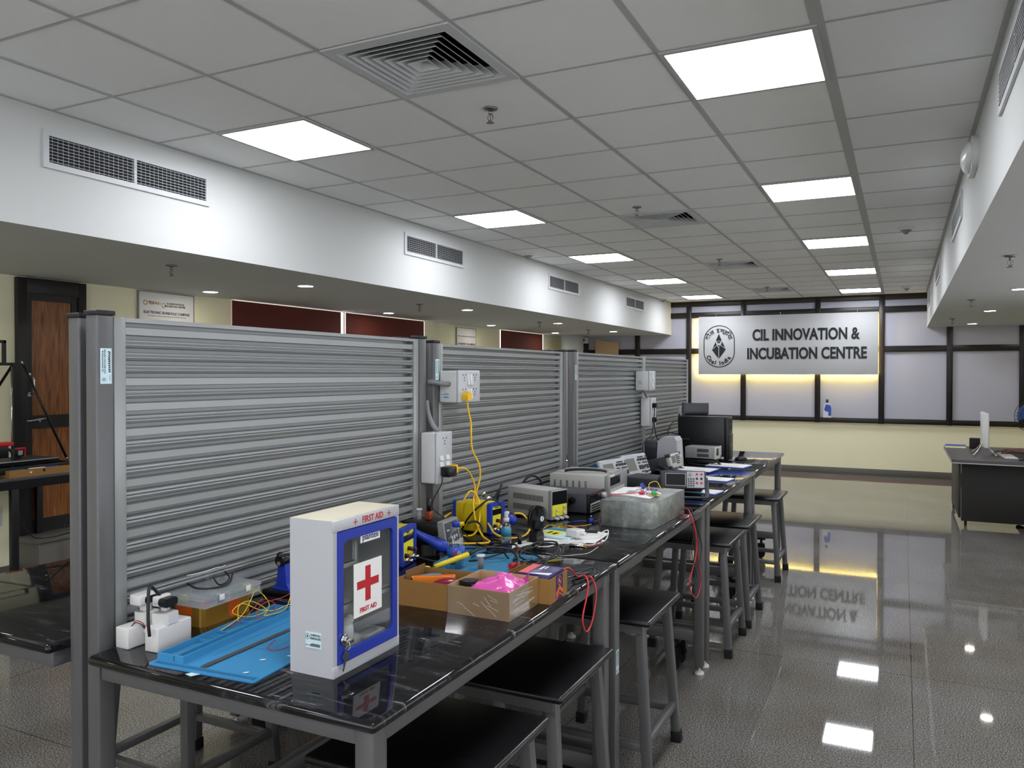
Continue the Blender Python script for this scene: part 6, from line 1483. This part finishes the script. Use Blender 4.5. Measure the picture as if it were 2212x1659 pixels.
sub(t, 'shell', 'enamel', lambda b: b.prism([(0, 0), (-.165, 0), (-.155, .195), (-.120, .225), (-.03, .228), (-.012, .20)], 0, .17, 'XZ')); sub(t, 'dark_back', 'dgrey', lambda b: b.box(-.26, .01, 0, -.165, .16, .19, .004)); sub(t, 'ribs', 'black', lambda b: [b.box(-.255, .008, .03 + .012 * k, -.17, .0105, .035 + .012 * k) for k in range(10)])
t = case('grey_power_supply', 'light grey power supply with red button in front of the computer tower', 'power supply', 2.005, 3.015, -3, .235, .175, .095, 'mgrey', z=Z + .040)
sub(t, 'side_grille', 'dgrey', lambda b: (b.box(-.14, -.0006, .055, -.05, .0004, .08), b.box(-.14, -.0006, .018, -.05, .0004, .042))); fb = sub(t, 'front_bezel', 'lgrey', lambda b: b.box(-.01, -.001, .004, .004, .176, .097, .003)); sub(fb, 'display', 'screen', lambda b: b.box(.004, .02, .03, .0055, .08, .085)); sub(fb, 'keys', 'enamel', lambda b: [b.box(.004, .09 + .018 * i, .03 + .015 * j, .007, .102 + .018 * i, .04 + .015 * j) for i in range(4) for j in range(4)]); sub(fb, 'red_button', 'red', lambda b: b.cyl((.004, .15, .018), (.009, .15, .018), .007))
t2 = case('flat_black_unit', 'flat black unit beneath the light grey power supply', 'instrument', 1.99, 3.02, -3, .22, .17, .038, 'black')
wire('black_bundle_cable', 'bundle of black cable hanging before the flat black unit', 'cable', [(2.0, 3.02, Z + .03), (2.03, 2.98, Z + .04), (2.02, 3.03, Z + .02), (2.05, 3.0, Z + .01), (2.0, 2.96, Z + .006), (1.90, 2.94, Z + .006), (1.80, 2.98, Z + .01)], .006, 'cable')
# computer tower, mouse, monitor
t = T('computer_tower', 'black computer tower near the far end of the workbenches', 'computer', 2.045, 3.315, 0)
sub(t, 'case', 'black', lambda b: b.box(-.405, 0, .008, -.03, .175, .352, .003)); fb = sub(t, 'front_bezel', 'black', lambda b: (b.box(-.03, 0, .008, 0, .175, .352, .006), b.box(0, .006, .012, .006, .169, .215, .003))); sub(fb, 'badge', 'chrome', lambda b: b.box(.006, .08, .13, .0066, .10, .14)); sub(fb, 'drive_bay', 'matte', lambda b: (b.box(0, .015, .30, .0015, .16, .335), b.box(0, .015, .25, .0015, .16, .285)))
sub(t, 'side_vents', 'matte', lambda b: [b.box(-.28, -.0008, .12 + .012 * k, -.20, .0003, .124 + .012 * k) for k in range(10)]); sub(t, 'latch', 'dgrey', lambda b: b.box(-.38, -.003, .165, -.31, 0, .173, .001)); sub(t, 'stickers', 'sticker', lambda b: (b.box(-.085, -.0012, .018, -.062, -.0002, .036), b.box(-.056, -.0012, .018, -.034, -.0002, .036))); sub(t, 'feet', 'rubber', lambda b: [b.cyl((x, y, 0), (x, y, .009), .012) for x in (-.37, -.05) for y in (.02, .155)])
t = T('mouse_pad', 'thin black mouse pad at the far end of the workbenches', 'mouse pad', 2.07, 3.31, -4); sub(t, 'pad', 'rubber', lambda b: b.prism(rrect(0, 0, .135, .26, .01), 0, .003))
t = T('computer_mouse', 'black computer mouse on the mouse pad', 'mouse', 2.125, 3.42, 20, z=Z + .003); sub(t, 'shell', 'black', lambda b: b.sphere((0, 0, .010), .026, 1.9, 1.1, .95)); sub(t, 'wheel', 'dgrey', lambda b: b.cyl((.02, -.003, .032), (.02, .003, .032), .008)); wire('mouse_cable', '', '', [(-.045, 0, .01), (-.08, .03, .005), (-.10, .08, .004)], .0016, 'cable', parent=t)
t = T('flat_monitor', 'dark flat monitor panel seen behind the computer tower', 'monitor', 1.70, 3.68, -62)
sub(t, 'panel', 'dgrey', lambda b: b.box(-.012, -.11, .10, .012, .11, .45, .003)); sub(t, 'screen', 'screen', lambda b: b.box(.012, -.10, .115, .0135, .10, .435)); sub(t, 'side_trim', 'black', lambda b: b.box(-.014, -.114, .098, .014, -.108, .452)); sub(t, 'neck', 'black', lambda b: b.box(-.02, -.03, .005, .0, .03, .12)); sub(t, 'foot', 'black', lambda b: b.prism(rrect(-.09, -.09, .09, .09, .02), 0, .008))
t = T('webcam', 'small grey clip sensor beside the flat monitor', 'sensor', 1.60, 3.52, 0); sub(t, 'body', 'mgrey', lambda b: b.box(-.012, -.012, .36, .012, .012, .42, .003)); sub(t, 'stem', 'black', lambda b: b.cyl((0, 0, 0), (0, 0, .36), .008)); sub(t, 'base', 'black', lambda b: b.cyl((0, 0, 0), (0, 0, .008), .035))
wire('black_mains_cord', 'black cord looping from the back of the computer tower', 'cord', [(1.635, 3.40, Z + .31), (1.60, 3.30, Z + .30), (1.575, 3.25, Z + .22), (1.58, 3.28, Z + .12), (1.60, 3.32, Z + .02)], .004, 'cable')
wire('black_mains_cord', 'lower black cord arching from the computer tower to the partition', 'cord', [(1.635, 3.38, Z + .20), (1.56, 3.25, Z + .22), (1.50, 3.05, Z + .18), (1.50, 2.98, Z + .05), (1.53, 3.0, Z + .01)], .004, 'cable')

# ------------------------------------------------------------------ printer table on the left
t = thing('printer_table', 'black steel table with a laminate top in front of the side door', 'table', (-1.9, 0, 0))
sub(t, 'table_top', 'desktop', lambda b: b.box(-.50, -1.15, .935, .0, .60, .955, .002)); sub(t, 'rail', 'black', lambda b: (b.box(-.035, -1.15, .88, -.002, .60, .935), b.box(-.50, -1.15, .88, -.465, .60, .935), b.box(-.465, .565, .88, -.035, .60, .935)))
for x in (-.037, -.50):
    for y in (.082, .55, -1.14):
        if y == .082 and x < -.1: continue
        sub(t, 'leg', 'black', lambda b: b.box(x, y, 0, x + .036, y + .045, .88, .002))
t = thing('printer_3d', 'black open frame desktop 3D printer on the laminate table', '3D printer', (-2.12, .10, .955))
sub(t, 'base_frame', 'black', lambda b: (b.box(-.20, -.36, .02, .17, -.33, .06), b.box(-.20, .46, .02, .17, .49, .06), b.box(.14, -.36, .02, .17, .49, .065, .002), b.box(-.20, -.36, .02, -.17, .49, .065)))
sub(t, 'gantry_post', 'black', lambda b: b.box(-.02, .125, .02, .015, .175, .735)); sub(t, 'gantry_post', 'black', lambda b: b.box(-.02, -.31, .02, .015, -.26, .735)); sub(t, 'top_beam', 'black', lambda b: b.box(-.02, -.31, .735, .015, .185, .755)); sub(t, 'spool_frame', 'black', lambda b: (b.box(-.01, .06, .755, .01, .08, .90), b.box(-.01, -.25, .885, .01, .08, .905)))
sub(t, 'diagonal_strut', 'black', lambda b: b.cyl((.012, .19, .74), (.05, .475, .085), .009)); sub(t, 'diagonal_strut', 'black', lambda b: b.cyl((.012, .12, .74), (.05, -.33, .085), .009)); sub(t, 'strut_joint', 'chrome', lambda b: (b.cyl((.012, .19, .745), (.012, .182, .765), .005), b.cyl((.05, .475, .085), (.05, .482, .07), .008)))
sub(t, 'lead_screw', 'chrome', lambda b: b.cyl((.03, .10, .03), (.03, .10, .735), .005)); sub(t, 'bed_plate', 'dgrey', lambda b: b.box(-.16, -.2, .095, .13, .36, .100)); sub(t, 'bed_edge', 'mgrey', lambda b: b.box(.13, -.2, .094, .134, .36, .1005)); sub(t, 'bed_carriage', 'black', lambda b: b.box(-.10, -.1, .065, .08, .40, .09)); sub(t, 'motor', 'black', lambda b: b.box(.0, .12, .12, .05, .17, .17, .003)); sub(t, 'motor_band', 'mgrey', lambda b: b.box(.0505, .13, .13, .0515, .16, .16))
hh = sub(t, 'print_head', 'black', lambda b: b.box(.02, -.03, .12, .08, .05, .20, .004)); sub(hh, 'red_shroud', 'red', lambda b: (b.box(.015, -.04, .20, .085, .08, .225, .004), b.box(.03, .12, .17, .06, .175, .18, .002), b.box(.05, .172, .12, .056, .178, .18))); sub(hh, 'duct', 'cap', lambda b: b.tube([(.05, .05, .18), (.06, .08, .16), (.06, .09, .10), (.06, .08, .05)], .010, 8)); sub(t, 'feet', 'rubber', lambda b: [b.cyl((x, y, 0), (x, y, .021), .015) for x in (-.18, .15) for y in (-.34, .47)])
t = thing('shallow_tray', 'shallow brown cardboard tray of small packs at the front of the printer table', 'cardboard box', (-1.91, .07, .9552))
sub(t, 'walls', 'card', lambda b: b.ring([(-.16, 0), (0, 0), (0, .45), (-.16, .45)], [(-.157, .003), (-.003, .003), (-.003, .447), (-.157, .447)], 0, .048)); sub(t, 'bottom', 'cardin', lambda b: b.box(-.157, .003, 0, -.003, .447, .003)); sub(t, 'round_mark', 'ink', lambda b: b.cyl((0, .235, .03), (.0006, .235, .03), .010)); sub(t, 'white_mark', 'paper', lambda b: b.prism([(.135, .030), (.155, .030), (.148, .020), (.140, .020)], 0, .0006, 'YZ'))
for y0, y1, m_, lab in ((.02, .12, 'tekblue', 'blue pack in the shallow tray on the printer table'), (.15, .26, 'paper', 'white pack in the shallow tray on the printer table'), (.265, .36, 'blue', 'deep blue pack in the shallow tray on the printer table')):
    b = MB(); b.box(-2.05, .07 + y0, .959, -1.925, .07 + y1, 1.004, .005); tag(b.build('small_pack', m_), lab, 'pack')
wire('floor_cable', 'thin black cable trailing along the step below the side door', 'cable', [(-1.95, .14, .75), (-2.02, .24, .60), (-2.10, .36, .50), (-2.12, .50, .478), (-2.16, .62, .476), (-2.2, .72, .476), (-2.25, .76, .53), (-2.28, .72, .56), (-2.26, .68, .50)], .004, 'cable')
